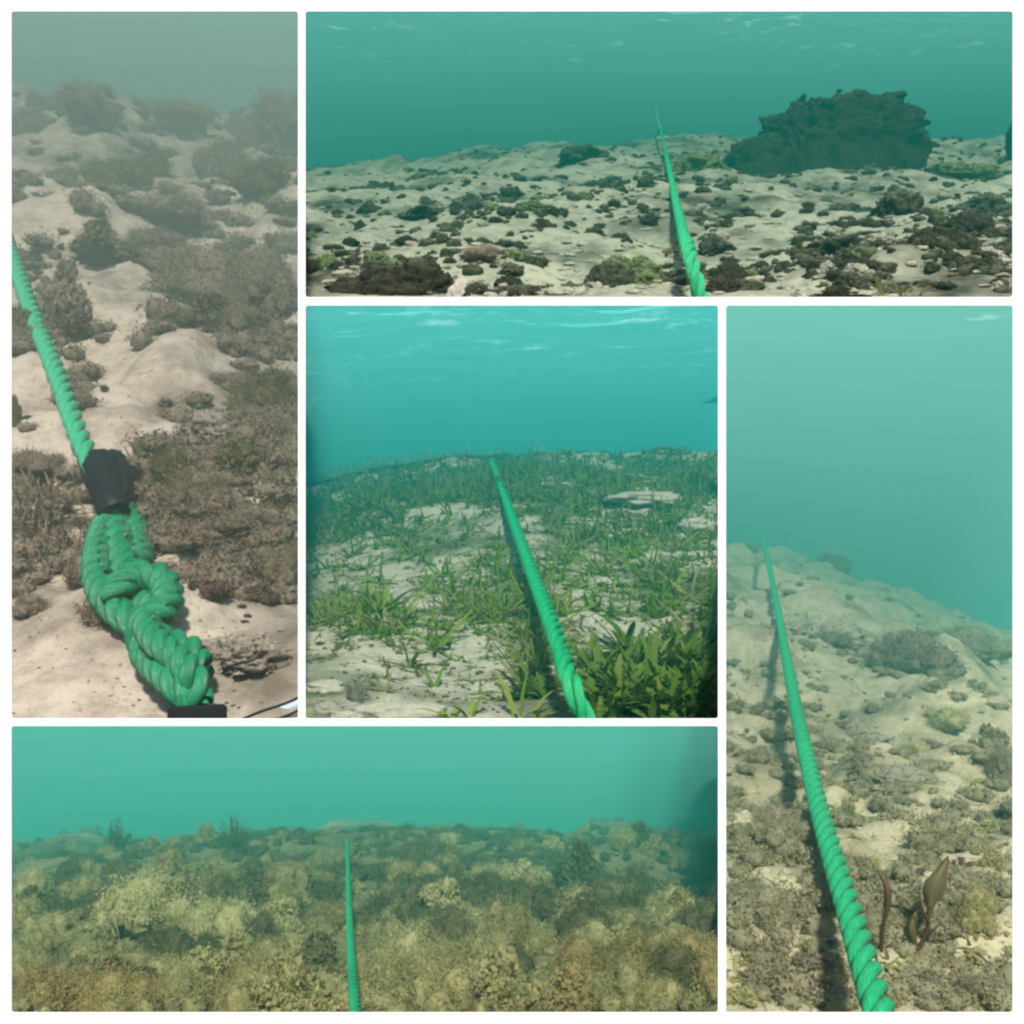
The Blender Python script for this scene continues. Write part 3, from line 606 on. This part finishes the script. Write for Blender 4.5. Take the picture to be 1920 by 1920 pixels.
# the boulder, with knobs along its crest
def boulder(u, y, wpx, hpx, label, seed, nk, lim=1e9):
    p, d = B2.pt(u, y); a, c = wpx / 2 / F * d, hpx / F * d
    v, f = ball(64, lambda q: np.ones(len(q))); nn = v.copy(); v = np.sign(v) * np.abs(v) ** np.array([.62, .9, .5])
    v[:, 0] += .10 * v[:, 2] * (v[:, 2] > 0); v[:, 2] *= 1 - .12 * np.clip(-v[:, 0] - .3, 0, 1)
    a0 = fbm(v[:, 0] * 2.2, v[:, 1] * 2.2, v[:, 2] * 2.2, 2, seed); a1 = fbm(v[:, 0] * 5, v[:, 1] * 5, v[:, 2] * 4, 3, seed + 5, .6); a2 = 1 - 2 * np.abs(fbm(v[:, 0] * 11, v[:, 1] * 9, v[:, 2] * 8, 3, seed + 3, .6))
    v = v + nn * (.13 * a0 + .12 * a1 + .055 * a2)[:, None]; v = v * [a, a * .6, c]
    i = rng.choice(len(v), 1900); nn = v[i] / np.linalg.norm(v[i] / 1, axis=1)[:, None]; dd = nn + rng.normal(size=(len(i), 3)) * .6; dd /= np.linalg.norm(dd, axis=1)[:, None]
    ff = ribbons(v[i], dd, rng.uniform(.02, .06, len(i)) * a, rng.uniform(.004, .012, len(i)) * a, .3, 2)
    o = link('coral_boulder', mesh('coral_boulder', *join((v, f), ff), R2c), label, 'boulder', loc=p)
    Vs, Fs, o_ = [], [], 0
    for k in range(nk * 5):
        q = v[rng.integers(len(v))]
        if q[2] < c * .12 or p.x + q[0] > lim: continue
        kv, kf = PR['lowfluff' if k % 3 else 'lowfrill'][k % 8]; Vs.append(kv * rng.uniform(.07, .16) * a + q * .97); Fs.append(kf + o_); o_ += len(kv)
    link('algae_growth', mesh('algae_growth', np.concatenate(Vs), np.concatenate(Fs), DKB), kind='stuff', parent=o, loc=p)
    top = v[(v[:, 2] > c * .35)]
    for k in range(nk):
        q = top[rng.integers(len(top))]; r = rng.uniform(.04, .10) * a; kv, kf = PR['rocky'][k % 6]
        if p.x + q[0] + r > lim: continue
        link('coral_knob', mesh('coral_knob', kv * r + q, kf, R2c if k % 3 else R2a), parent=o, loc=p)
boulder(1566, 316, 292, 124, 'huge dark flat-topped coral boulder standing right of the rope', 71, 34)
boulder(1425, 318, 120, 60, 'lower dark shoulder of rock leaning on the boulder\'s left end', 72, 14)
boulder(1945, 305, 110, 95, 'dark boulder only partly inside the right edge of the top panel', 74, 8)
# white shell
p, d = B2.pt(858, 556); v, f = ball(14, lambda q: .8 + .4 * fbm(q[:, 0] * 2.5, q[:, 1] * 2.5, q[:, 2] * 2.5, 4, 4)); r = 17 / F * d
link('white_shell', mesh('white_shell', v * [r, r * .35, r * 1.4] + v[:, 2:3] * [r * .5, 0, 0], f, plain('shell_white', (.50, .46, .38), .8, .2, .5, 1.5)), 'upright white shell fragment beside the largest dark rock', 'shell', loc=(p.x, p.y, p.z + r * .9))
def grass(B, u, y, n, hpx, wpx, mat, label, group=None, name='seagrass_plant', leafn='leaf', spread=.9, lean=0.):
    """a shoot of broad blades, each its own leaf; leaf meshes are shared"""
    p, d = B.pt(u, y); o = link(name, None, label, 'seagrass', group, loc=p); s_ = hpx / F * d
    for k in range(n):
        key = ('leaf', int(rng.integers(6)), round(wpx / hpx * 20) / 20, mat.name)
        if key not in _ms:
            w_ = key[2] / 2 + .01; t = np.linspace(0, 1, 6); bend = .15 + .12 * key[1]; V = []
            for q in t:
                x = bend * q * q; z = q * (1 - .35 * bend * q); ww = w_ * (1 - .6 * q ** 2.5) * (.6 + .4 * min(1, q * 4)) * (1 if q < 1 else .45)
                V += [(x, -ww, z), (x + .15 * w_, 0, z), (x, ww, z)]
            Fq = [(3 * i + j, 3 * i + j + 1, 3 * i + j + 4, 3 * i + j + 3) for i in range(5) for j in (0, 1)]
            _ms[key] = mesh(leafn, V, Fq, mat)
        l = bpy.data.objects.new(leafn, _ms[key]); COL.objects.link(l); l.parent = o
        a = rng.uniform(0, 6.28); l.location = (math.cos(a) * .06 * s_, math.sin(a) * .06 * s_, -.03 * s_)
        l.rotation_euler = (rng.normal() * .2, rng.uniform(.05, spread * .8) + lean * .0, a); h = rng.uniform(.55, 1.1) * s_; l.scale = (h, h, h)
    return o
for k, (u, y) in enumerate([(1655, 555), (1690, 560), (1720, 565)]):
    grass(B2, u, y, 12, 52, 6, L5a, ['left yellow green grass tuft at the bottom right of the top panel', 'middle yellow green grass tuft at the bottom right of the top panel', 'right yellow green grass tuft at the bottom right of the top panel'][k], spread=1.5)
sand2 = [(1090, 470, 200, 70), (1230, 440, 150, 50), (1480, 390, 200, 60), (1430, 440, 120, 60), (700, 440, 160, 40), (1170, 550, 260, 60), (1470, 540, 160, 60), (620, 540, 80, 60)]
d2 = lambda u, y: (1 - min(1, 1.6 * blob(u, y, sand2))) * (.4 + .6 * (fbm(u / 70, y / 25, 3) > 0))
sm = 0
for q in range(1300):
    u = rng.uniform(576, 1896); y = 285 + 265 * rng.uniform() ** 1.15
    yc = float(np.interp(u, [c[0] for c in B2.crest], [c[1] for c in B2.crest]))
    if y < yc + 4 or rng.uniform() > d2(u, y) or sm >= 290: continue
    t = (y - yc) / (557 - yc); s_ = (8 + 26 * t) * rng.uniform(.6, 1.5)
    o = place(B2, 'rocky', [R2a, R2b, R2a, R2d, R2c][q % 5], u, y, s_ * 1.3, s_ * .75, 'rubble_stone', '-', 'rock', 'rubble stones on the reef flat')
    if o: sm += 1; crowd2.append((o, u, row(t), s_, ('small ' if s_ < 8 + 26 * t else 'larger ') + ['mottled', 'pale sandy', 'mottled', 'green', 'black'][q % 5]))
cover(B2, 'pebble', R2a, 'rubble_bed', 2600, (14, 50), lambda u, y: d2(u, y) * (.5 + .5 * (u > 1330)), (268, 552), hs=(.8, 1.4), expo=1.3, grow=.1)
cover(B2, 'pebble', R2b, 'rubble_bed', 1200, (10, 40), lambda u, y: .8, (268, 552), hs=(.4, .8), expo=1.2, grow=.1)
cover(B2, 'lowfluff', DKG, 'algae_turf', 1000, (26, 88), lambda u, y: d2(u, y) * (.45 + .55 * (u > 1330)), (285, 552), hs=(.6, 1.2), expo=1.3, grow=.1)
cover(B2, 'lowfrill', L5c, 'algae_turf', 600, (20, 50), d2, (270, 545), expo=1.4, grow=.15)
cover(B2, 'lowfluff', L1b, 'algae_turf', 100, (20, 46), d2, (300, 555), grow=.15)

# ------------------------------------------------------------------ middle terrace: seagrass meadow
fg = [(1110, 1200), (1195, 1195), (1270, 1190), (1335, 1190), (1336, 1300), (1336, 1345), (1336, 1250), (1255, 1340), (1225, 1310), (1160, 1230), (1180, 1340), (1210, 1345), (1240, 1325), (1270, 1348), (1300, 1335), (1322, 1350), (1165, 1310), (1200, 1300), (1235, 1285), (1262, 1300), (1290, 1290), (1318, 1300), (1175, 1265), (1215, 1250), (1250, 1262), (1300, 1255), (1325, 1262), (1150, 1350), (1120, 1345), (1190, 1225), (1240, 1220), (1310, 1215), (1140, 1290), (1220, 1355), (1285, 1356), (1060 + 60, 1240), (1010, 1262), (985, 1250), (1000, 1225), (975, 1280), (1025, 1270)]
L3n = leaf_mat('dark_seagrass', (.05, .115, .012), (.095, .17, .02), (.16, .21, .04), .3, 1.5)
fg += [(float(rng.uniform(1095, 1338)), float(rng.uniform(1170, 1350))) for _ in range(34)]
crowdg = []
for u, y in fg:
    crowdg.append((grass(B3, u, y, 14, (92 if u > 1090 else 80) * rng.uniform(.6, 1.2), 14, L3n, '-', 'foreground seagrass shoots', spread=1.7), u, row((y - 1200) / 155), 1, 'broad' if u > 1090 else 'slim'))
for (u, y, h, n, lab) in [(880, 1345, 80, 5, 'leaning pale green shoot at the bottom edge left of the rope'), (845, 1350, 70, 4, 'short shoot at the bottom edge beside the leaning one'), (970, 1345, 110, 4, 'thin upright shoot near the bottom left of the rope'), (995, 1350, 120, 3, 'tall thin pair of blades closest to the rope at the bottom'), (815, 1250, 60, 5, 'small shoot on pale sand between the stones and the rope'), (770, 1215, 60, 7, 'olive shoot above the pale sand on the left'), (700, 1165, 80, 9, 'dark bushy shoot left of centre on the sand'), (730, 1135, 70, 8, 'shoot just behind the dark bushy one')]:
    grass(B3, u, y, n, h, 11, L3a, lab, spread=1.2)
den3 = lambda u, y: .8 * min(1, .95 * (y < 960) + .75 * blob(u, y, [(1200, 1060, 360, 170), (920, 1110, 260, 130), (650, 960, 260, 90), (1230, 1180, 300, 100), (700, 1160, 160, 70), (1000, 1230, 120, 80)]) + .25) * (1 - .93 * min(1, 1.3 * blob(u, y, [(1210, 945, 130, 34), (1310, 985, 80, 30), (1040, 915, 110, 18), (750, 1100, 200, 90), (690, 1250, 330, 130), (1090, 1160, 60, 110), (900, 1180, 120, 60), (1170, 1150, 130, 50), (980, 1010, 80, 60)]))) * (.35 + .65 * (fbm(u / 45, y / 22, 5) > -.05))
for q in range(330):
    u = rng.uniform(580, 1340); y = 1000 + 240 * rng.uniform()
    if rng.uniform() > den3(u, y) * 1.2: continue
    t = (y - 850) / 500
    o = place(B3, 'blades', L3a if q % 3 else L3b, u, y, 34 + 90 * t, 16 + 60 * t, 'seagrass_tuft', '-', 'seagrass', 'seagrass tufts in the middle distance')
    if o: crowd3.append((o, u, row((y - 1000) / 240), 1, 'dark green' if q % 3 else 'pale green'))
cover(B3, 'sprig', L3c, 'seagrass_meadow', 7000, (30, 60), den3, (846, 1010), grow=.55, expo=1.0, hs=(.8, 1.3))
cover(B3, 'sprig', L3a, 'seagrass_meadow', 4200, (34, 80), den3, (900, 1200), grow=.3, expo=1.)
cover(B3, 'sprig', L3b, 'seagrass_meadow', 2200, (30, 60), lambda u, y: .55 * (fbm(u / 50, y / 30, 8) > -.1), (930, 1290), grow=.3, hs=(.3, .8))
cover(B3, 'lowfrill', L3c, 'algae_turf', 900, (20, 60), den3, (860, 1250), grow=.3, hs=(.4, .8))
cover(B3, 'lowfrill', L1b, 'algae_crumbs', 900, (6, 20), lambda u, y: .9, (900, 1345), grow=.3)
cover(B3, 'lowfrill', L5a, 'algae_turf', 300, (14, 34), lambda u, y: .5, (940, 1280))
m3 = {'b': rock_mat('pale_stone', (.3, .29, .21), (.42, .4, .3), (.45, .43, .32), 6), 'c': rock_mat('grey_stone', (.10, .11, .08), (.18, .18, .13), (.25, .25, .18)), 'y': L5a, 's': L5c}
P(B3, [('rocky', 'c', 672, 1308, 66, 48, 'stone', 'stone', 'round dark grey stone on pale sand at the lower left'),
 ('hump', 'b', 612, 1330, 60, 26, 'stone', 'stone', 'flat pale stone left of the round dark one'), ('hump', 'b', 650, 1345, 50, 22, 'stone', 'stone', 'pale stone below the round dark one'),
 ('hump', 'b', 760, 1335, 150, 34, 'stone', 'stone', 'broad smooth white sandy slab at the bottom'), ('hump', 'b', 610, 1275, 70, 26, 'stone', 'stone', 'sandy hump at the left edge above the flat pale stone'),
 ('fluffy', 's', 690, 1110, 110, 44, 'seaweed_clump', 'seaweed', 'hazy grey cushion on the sand at the left'), ('rocky', 'c', 660, 1138, 40, 20, 'stone', 'stone', 'dark leaf-shaped stone under the hazy grey cushion'),
 ('rocky', 'c', 1085, 1200, 40, 18, 'stone', 'stone', 'small curled brown piece right beside the rope'),
 ('hump', 'b', 1210, 962, 116, 26, 'stone', 'stone', 'wide white mound in the far meadow'), ('hump', 'b', 1312, 1000, 66, 26, 'stone', 'stone', 'smaller white mound near the right edge of the meadow'), ('hump', 'b', 1045, 925, 90, 12, 'stone', 'stone', 'thin white streak of rubble right of the far rope')], m3)

# ------------------------------------------------------------------ right terrace: silty slope
m4 = {'a': leaf_mat('silty_algae', (.33, .31, .18), (.24, .225, .12), (.36, .335, .2)), 'b': L1b, 'c': L5a, 'd': leaf_mat('dull_brown_algae', (.21, .18, .11), (.28, .24, .16), (.24, .22, .13)), 'g': L3a, 'w': L5d, 'r': rock_mat('silty_rock', (.22, .2, .13), (.36, .33, .22), (.42, .39, .27))}
P(B4, [
 ('fluffy', 'd', 1560, 1075, 130, 60, 'seaweed_clump', 'seaweed', 'hazy dark clump on the skyline right of the rope tip'),
 ('fluffy', 'a', 1400, 1045, 90, 40, 'seaweed_clump', 'seaweed', 'hazy clump left of the rope tip'),
 ('rocky', 'r', 1530, 1195, 180, 56, 'rock', 'rock', 'pale rounded hump behind the upper rope'),
 ('fluffy', 'd', 1560, 1215, 110, 46, 'seaweed_clump', 'seaweed', 'shadowy brown growth at the foot of the pale hump'),
 ('cloud', 'd', 1710, 1285, 230, 110, 'seaweed_clump', 'seaweed', 'largest dull brown mound on the upper slope'),
 ('cloud', 'a', 1815, 1262, 210, 95, 'seaweed_clump', 'seaweed', 'grey green mound at the upper right edge of the slope'),
 ('fluffy', 'w', 1770, 1360, 130, 70, 'seaweed_clump', 'seaweed', 'pale yellow fluffy mound below the dull brown one'),
 ('fluffy', 'w', 1720, 1430, 120, 60, 'seaweed_clump', 'seaweed', 'tan fluffy cushion in the middle of the slope'),
 ('frilly', 'a', 1855, 1420, 110, 110, 'seaweed_clump', 'seaweed', 'dark olive clump on the right edge halfway down'),
 ('fluffy', 'd', 1875, 1500, 80, 90, 'seaweed_clump', 'seaweed', 'almost black clump below the dark olive one'),
 ('bushy', 'g', 1590, 1550, 100, 66, 'seaweed_bush', 'seaweed', 'small dark green tuft right of the rope middle'),
 ('bushy', 'd', 1590, 1520, 26, 60, 'seaweed_bush', 'seaweed', 'single thin upright brown stalk standing in the green tuft'),
 ('frilly', 'a', 1385, 1410, 80, 60, 'seaweed_clump', 'seaweed', 'green leafy patch on the left edge halfway down'),
 ('cloud', 'a', 1450, 1650, 190, 120, 'seaweed_clump', 'seaweed', 'wide soft olive mound left of the lower rope'),
 ('fluffy', 'a', 1440, 1770, 170, 110, 'seaweed_clump', 'seaweed', 'second soft olive mound below the wide one'),
 ('frilly', 'd', 1500, 1850, 180, 90, 'seaweed_clump', 'seaweed', 'dark mossy mat at the bottom left of the rope'),
 ('frilly', 'd', 1740, 1860, 110, 80, 'seaweed_clump', 'seaweed', 'reddish brown mat at the bottom right of the rope'),
 ('fluffy', 'c', 1830, 1800, 150, 110, 'seaweed_clump', 'seaweed', 'golden brown fluffy mound near the bottom right corner'),
 ('fluffy', 'd', 1830, 1870, 130, 70, 'seaweed_clump', 'seaweed', 'dark grey clump in the bottom right corner'),
 ('frilly', 'c', 1860, 1700, 90, 60, 'seaweed_clump', 'seaweed', 'mottled yellow clump right of the broad brown leaf'),
 ('rocky', 'r', 1680, 1480, 160, 50, 'rock', 'rock', 'flat pale silty slab beside the rope middle'),
 ('rocky', 'r', 1600, 1345, 120, 34, 'rock', 'rock', 'low tan slab above the flat silty one'),
 ('frilly', 'w', 1860, 1600, 110, 50, 'seaweed_clump', 'seaweed', 'speckled pale clump on the right above the broad leaf'),
 ('frilly', 'w', 1395, 1560, 80, 50, 'seaweed_clump', 'seaweed', 'pale crusty clump on the left edge above the olive mound'),
 ('frilly', 'w', 1400, 1880, 100, 50, 'seaweed_clump', 'seaweed', 'pale crusty clump in the bottom left corner'),
], m4)
# broad brown leaf on a stalk, and the thin curled frond
def W4(L): return np.array([W(u, y, B4.n * k) for u, y, k in L])
M_LEAF = leaf_mat('brown_leaf', (.13, .11, .045), (.21, .175, .08), None, .4, 6); M_STEM = plain('brown_stem', (.10, .06, .03), .6, .3, .3, 9)
o = link('leafy_stalk', None, 'broad brown blade on a curved stalk at the lower right of the thick rope', 'seaweed', loc=W(1700, 1812, B4.n * 1.12))
link('stem', mesh('stem', *tube(smooth_path(W4([(1700, 1812, 1.12), (1722, 1780, 1.1), (1738, 1745, 1.09), (1742, 1700, 1.08)]), 24)[0], np.linspace(6, 4, 24) / F * B4.n, 6), M_STEM), parent=o)
def blade(L, name, par, mat):
    Vb = []
    for u, y, hw, k in L:
        hw *= rng.uniform(.62, .95)
        for t in (-1, -.5, 0, .5, 1): Vb.append(W(u + hw * t + rng.uniform(-1.5, 1.5), y + hw * t * .25 + rng.uniform(-2, 2), B4.n * (k + .012 * abs(t) ** 2)))
    link(name, mesh(name, Vb, grid_faces(5, len(L)), mat), parent=par)
blade([(1742, 1712, 3, 1.08), (1744, 1695, 13, 1.08), (1748, 1675, 21, 1.078), (1755, 1655, 24, 1.075), (1764, 1635, 19, 1.075), (1772, 1617, 11, 1.08), (1777, 1606, 2, 1.085)], 'blade', o, M_LEAF)
blade([(1722, 1780, 4, 1.1), (1710, 1760, 14, 1.09), (1708, 1742, 15, 1.085), (1712, 1722, 10, 1.085), (1718, 1708, 2, 1.09)], 'blade', o, M_LEAF)
for q in ([(1741, 1730, 1.085), (1728, 1700, 1.07), (1724, 1672, 1.065)], [(1731, 1765, 1.095), (1752, 1742, 1.08), (1766, 1728, 1.075)]):
    link('twig', mesh('twig', *tube(smooth_path(W4(q), 12)[0], np.linspace(4, 1.5, 12) / F * B4.n, 5), M_STEM), parent=o)
o = link('thin_frond', None, 'thin dark curled frond hugging the right side of the thick rope', 'seaweed', loc=W(1650, 1790, B4.n * 1.1))
link('stem', mesh('stem', *tube(smooth_path(W4([(1652, 1790, 1.1), (1655, 1740, 1.07), (1664, 1695, 1.06), (1662, 1660, 1.055), (1645, 1632, 1.055)]), 30)[0], np.interp(np.linspace(0, 1, 30), [0, .5, .8, 1], [5, 4, 8, 2]) / F * B4.n, 6), M_STEM), parent=o)
pale4 = [(1720, 1520, 220, 130), (1600, 1400, 160, 60), (1540, 1180, 160, 50), (1800, 1620, 160, 90), (1640, 1640, 120, 120)]
d4 = lambda u, y: (1 - .85 * min(1, 1.3 * blob(u, y, pale4))) * (.35 + .65 * (fbm(u / 60, y / 50, 3) > -.15))
cover(B4, 'lowfluff', m4['a'], 'algae_turf', 800, (70, 190), d4, (1030, 1890), grow=.1)
cover(B4, 'lowfluff', L1a, 'algae_turf', 160, (50, 120), lambda u, y: d4(u, y) * (u > 1480), (1060, 1500), grow=.1)
cover(B4, 'lowfrill', L5d, 'algae_turf', 1000, (26, 70), lambda u, y: .8 * (fbm(u / 50, y / 40, 6) > -.2), (1080, 1890), grow=.1)
cover(B4, 'pebble', m4['r'], 'rubble', 450, (12, 34), lambda u, y: .9, (1060, 1895), grow=.1)
cover(B4, 'sprig', L5a, 'algae_turf', 1100, (40, 80), lambda u, y: .8 if u < 1560 and y < 1600 else .25, (1120, 1880), grow=.1, hs=(.3, .7))
cover(B4, 'lowfrill', L1d, 'algae_turf', 60, (30, 60), d4, (1150, 1890), grow=.1)

# ------------------------------------------------------------------ bottom terrace: algae bed
m5 = {'a': L5a, 'b': L5b, 'c': L5c, 'd': L5d}
P(B5, [
 ('cloud', 'd', 265, 1770, 215, 95, 'seaweed_clump', 'seaweed', 'biggest pale yellow cloud-like mound left of centre'),
 ('cloud', 'd', 390, 1775, 180, 90, 'seaweed_clump', 'seaweed', 'pale feathery mound joined to the biggest one on its right'),
 ('fluffy', 'a', 170, 1830, 160, 80, 'seaweed_clump', 'seaweed', 'yellow mound in front of the biggest pale mound'),
 ('frilly', 'c', 220, 1880, 190, 90, 'seaweed_clump', 'seaweed', 'dark brown hollowed clump at the lower left'),
 ('frilly', 'b', 365, 1850, 90, 60, 'seaweed_clump', 'seaweed', 'bright golden bubbly clump at the lower left'),
 ('frilly', 'a', 540, 1825, 120, 85, 'seaweed_clump', 'seaweed', 'round pale topped clump left of the rope'),
 ('fluffy', 'a', 420, 1700, 90, 56, 'seaweed_clump', 'seaweed', 'round clump behind the feathery mound'),
 ('frilly', 'c', 60, 1740, 110, 70, 'seaweed_clump', 'seaweed', 'dark olive clump at the left edge'),
 ('fluffy', 'a', 40, 1830, 100, 90, 'seaweed_clump', 'seaweed', 'olive clump in the left foreground edge'),
 ('fluffy', 'a', 540, 1690, 110, 60, 'seaweed_clump', 'seaweed', 'striped olive clump left beside the upper rope'),
 ('fluffy', 'c', 800, 1640, 120, 56, 'seaweed_clump', 'seaweed', 'rounded grey brown cushion right of the rope in the distance'),
 ('fluffy', 'c', 910, 1700, 110, 60, 'seaweed_clump', 'seaweed', 'smooth dark cushion right of centre'),
 ('fluffy', 'c', 990, 1720, 110, 60, 'seaweed_clump', 'seaweed', 'olive cushion right of the smooth dark one'),
 ('frilly', 'c', 1085, 1670, 120, 80, 'seaweed_clump', 'seaweed', 'tallest dark leafy clump on the right'),
 ('fluffy', 'c', 1190, 1700, 110, 60, 'seaweed_clump', 'seaweed', 'dark soft clump beside the tallest one'),
 ('bushy', 'c', 220, 1610, 60, 44, 'seaweed_bush', 'seaweed', 'dim upright bush in the left distance'),
 ('bushy', 'c', 440, 1620, 50, 40, 'seaweed_bush', 'seaweed', 'dim upright bush in the distance left of the rope'),
 ('frilly', 'd', 1100, 1770, 150, 80, 'seaweed_clump', 'seaweed', 'brightest yellow clump on the right'),
 ('frilly', 'a', 1180, 1810, 130, 70, 'seaweed_clump', 'seaweed', 'yellow curled clump below the brightest one'),
 ('fluffy', 'a', 960, 1790, 110, 110, 'seaweed_clump', 'seaweed', 'tall soft olive column of algae right of centre'),
 ('frilly', 'b', 1070, 1890, 130, 80, 'seaweed_clump', 'seaweed', 'golden brown bubbly clump at the bottom right of centre'),
 ('frilly', 'b', 1275, 1750, 90, 70, 'seaweed_clump', 'seaweed', 'golden bubbly clump near the right edge'),
 ('cloud', 'c', 1270, 1870, 170, 80, 'seaweed_clump', 'seaweed', 'blurred olive mound in the bottom right corner'),
 ('frilly', 'b', 130, 1895, 120, 50, 'seaweed_clump', 'seaweed', 'golden brown crust along the bottom left'),
 ('fluffy', 'a', 820, 1820, 150, 70, 'seaweed_clump', 'seaweed', 'pale soft mound right of the lower rope'),
 ('fluffy', 'a', 860, 1760, 110, 60, 'seaweed_clump', 'seaweed', 'brownish mound behind the pale soft one'),
 ('frilly', 'b', 720, 1770, 80, 50, 'seaweed_clump', 'seaweed', 'small reddish clump touching the rope on the right'),
], m5, 1.3, 1.75)
cnt = 0
for q in range(700):
    u = rng.uniform(18, 1350); y = 1590 + 320 * rng.uniform() ** 1.05
    if cnt > 240: break
    t = (y - 1550) / 348; s_ = (34 + 95 * t) * rng.uniform(.65, 1.5); k = rng.choice(['cloud', 'frilly', 'cloud', 'fluffy', 'fluffy'])
    mt = (L5b if rng.uniform() < .35 else L5a) if y > 1830 else rng.choice([0, 1, 2, 2]); mt = mt if not isinstance(mt, (int, np.integer)) else (L5a, L5d, L5c)[int(mt)]
    if abs(u - 655) < 26 + 20 * t: continue
    o = place(B5, k, mt, u, y, s_ * 1.2, s_ * .95, 'seaweed_clump', '-', 'seaweed', 'seaweed clumps filling the algae bed')
    if o:
        cnt += 1; crowd5.append((o, u, row(t), s_, {'yellow_algae': 'olive yellow', 'golden_algae': 'golden brown', 'pale_algae': 'pale straw', 'dark_olive_algae': 'dark olive'}[mt.name] + {'fluffy': ' cushiony', 'cloud': ' cloudy', 'frilly': ' leafy', 'bushy': ' branching'}[str(k)]))
cover(B5, 'lowfluff', L5c, 'algae_turf', 1200, (60, 150), lambda u, y: 1, (1548, 1740), grow=.2)
cover(B5, 'lowfluff', L5a, 'algae_turf', 700, (50, 130), lambda u, y: 1, (1560, 1900), grow=.2)
cover(B5, 'lowfluff', L5d, 'algae_turf', 260, (50, 120), lambda u, y: .4 + .6 * (fbm(u / 120, y / 80, 6) > 0), (1620, 1900), grow=.2)
cover(B5, 'lowfrill', L5a, 'algae_turf', 750, (40, 100), lambda u, y: .9, (1560, 1900), grow=.15)
cover(B5, 'lowfrill', L5b, 'algae_turf', 120, (36, 80), lambda u, y: .9, (1800, 1920), grow=.1)

def label_rows(objs, what, where):
    """name every one of a crowd by size, look, row and order from the left"""
    ords = lambda k: '%d%s' % (k, 'th' if 10 <= k % 100 <= 20 else {1: 'st', 2: 'nd', 3: 'rd'}.get(k % 10, 'th'))
    rows = {}
    for o, u, y, s_, look in objs: rows.setdefault((y, look), []).append((u, o, s_))
    for (row, look), L in rows.items():
        for k, (u, o, s_) in enumerate(sorted(L, key=lambda q: q[0])):
            o['label'] = '%s %s %s from left in the %s of the %s' % (look, what, ords(k + 1), row, where)
ROWS = ['far row', 'middle distance', 'nearer middle row', 'front row']
label_rows(crowd5, 'clump', 'algae bed'); label_rows(crowd3, 'tuft', 'seagrass meadow'); label_rows(crowdg, 'seagrass shoot', 'foreground'); label_rows(crowd2, 'stone', 'reef flat')

# ------------------------------------------------------------------ white collage border, added as a board with five openings
def rrect(cu, x0, y0, x1, y1, r):
    pts = []
    for cx, cy_, a0 in ((x1 - r, y0 + r, -90), (x1 - r, y1 - r, 0), (x0 + r, y1 - r, 90), (x0 + r, y0 + r, 180)):
        for k in range(6): a = math.radians(a0 + 18 * k); pts.append((cx + r * math.cos(a), cy_ + r * math.sin(a)))
    sp = cu.splines.new('POLY'); sp.points.add(len(pts) - 1); sp.use_cyclic_u = True
    for q, (x, y) in zip(sp.points, pts): q.co = ((x - 960) / F, (960 - y) / F, 0, 1)
cu = bpy.data.curves.new('frame', 'CURVE'); cu.dimensions = '2D'; cu.fill_mode = 'BOTH'; cu.extrude = .0006
rrect(cu, -90, -90, 2010, 2010, 10)
for B in BEDS: rrect(cu, B.x0 - .5, B.y0 - .5, B.x1 + .5, B.y1 + .5, 5)
tmp = bpy.data.objects.new('frame', cu); COL.objects.link(tmp)
me = bpy.data.meshes.new_from_object(tmp.evaluated_get(bpy.context.evaluated_depsgraph_get())); bpy.data.objects.remove(tmp)
me.materials.clear(); me.materials.append(plain('white_paint', (.9, .9, .9), .7, .2, .01, 30))
o = link('collage_border', me, 'white collage border built as a board frame with five rounded openings', 'frame'); o.location = (0, 1, 0); o.rotation_euler = (math.radians(90), 0, 0)
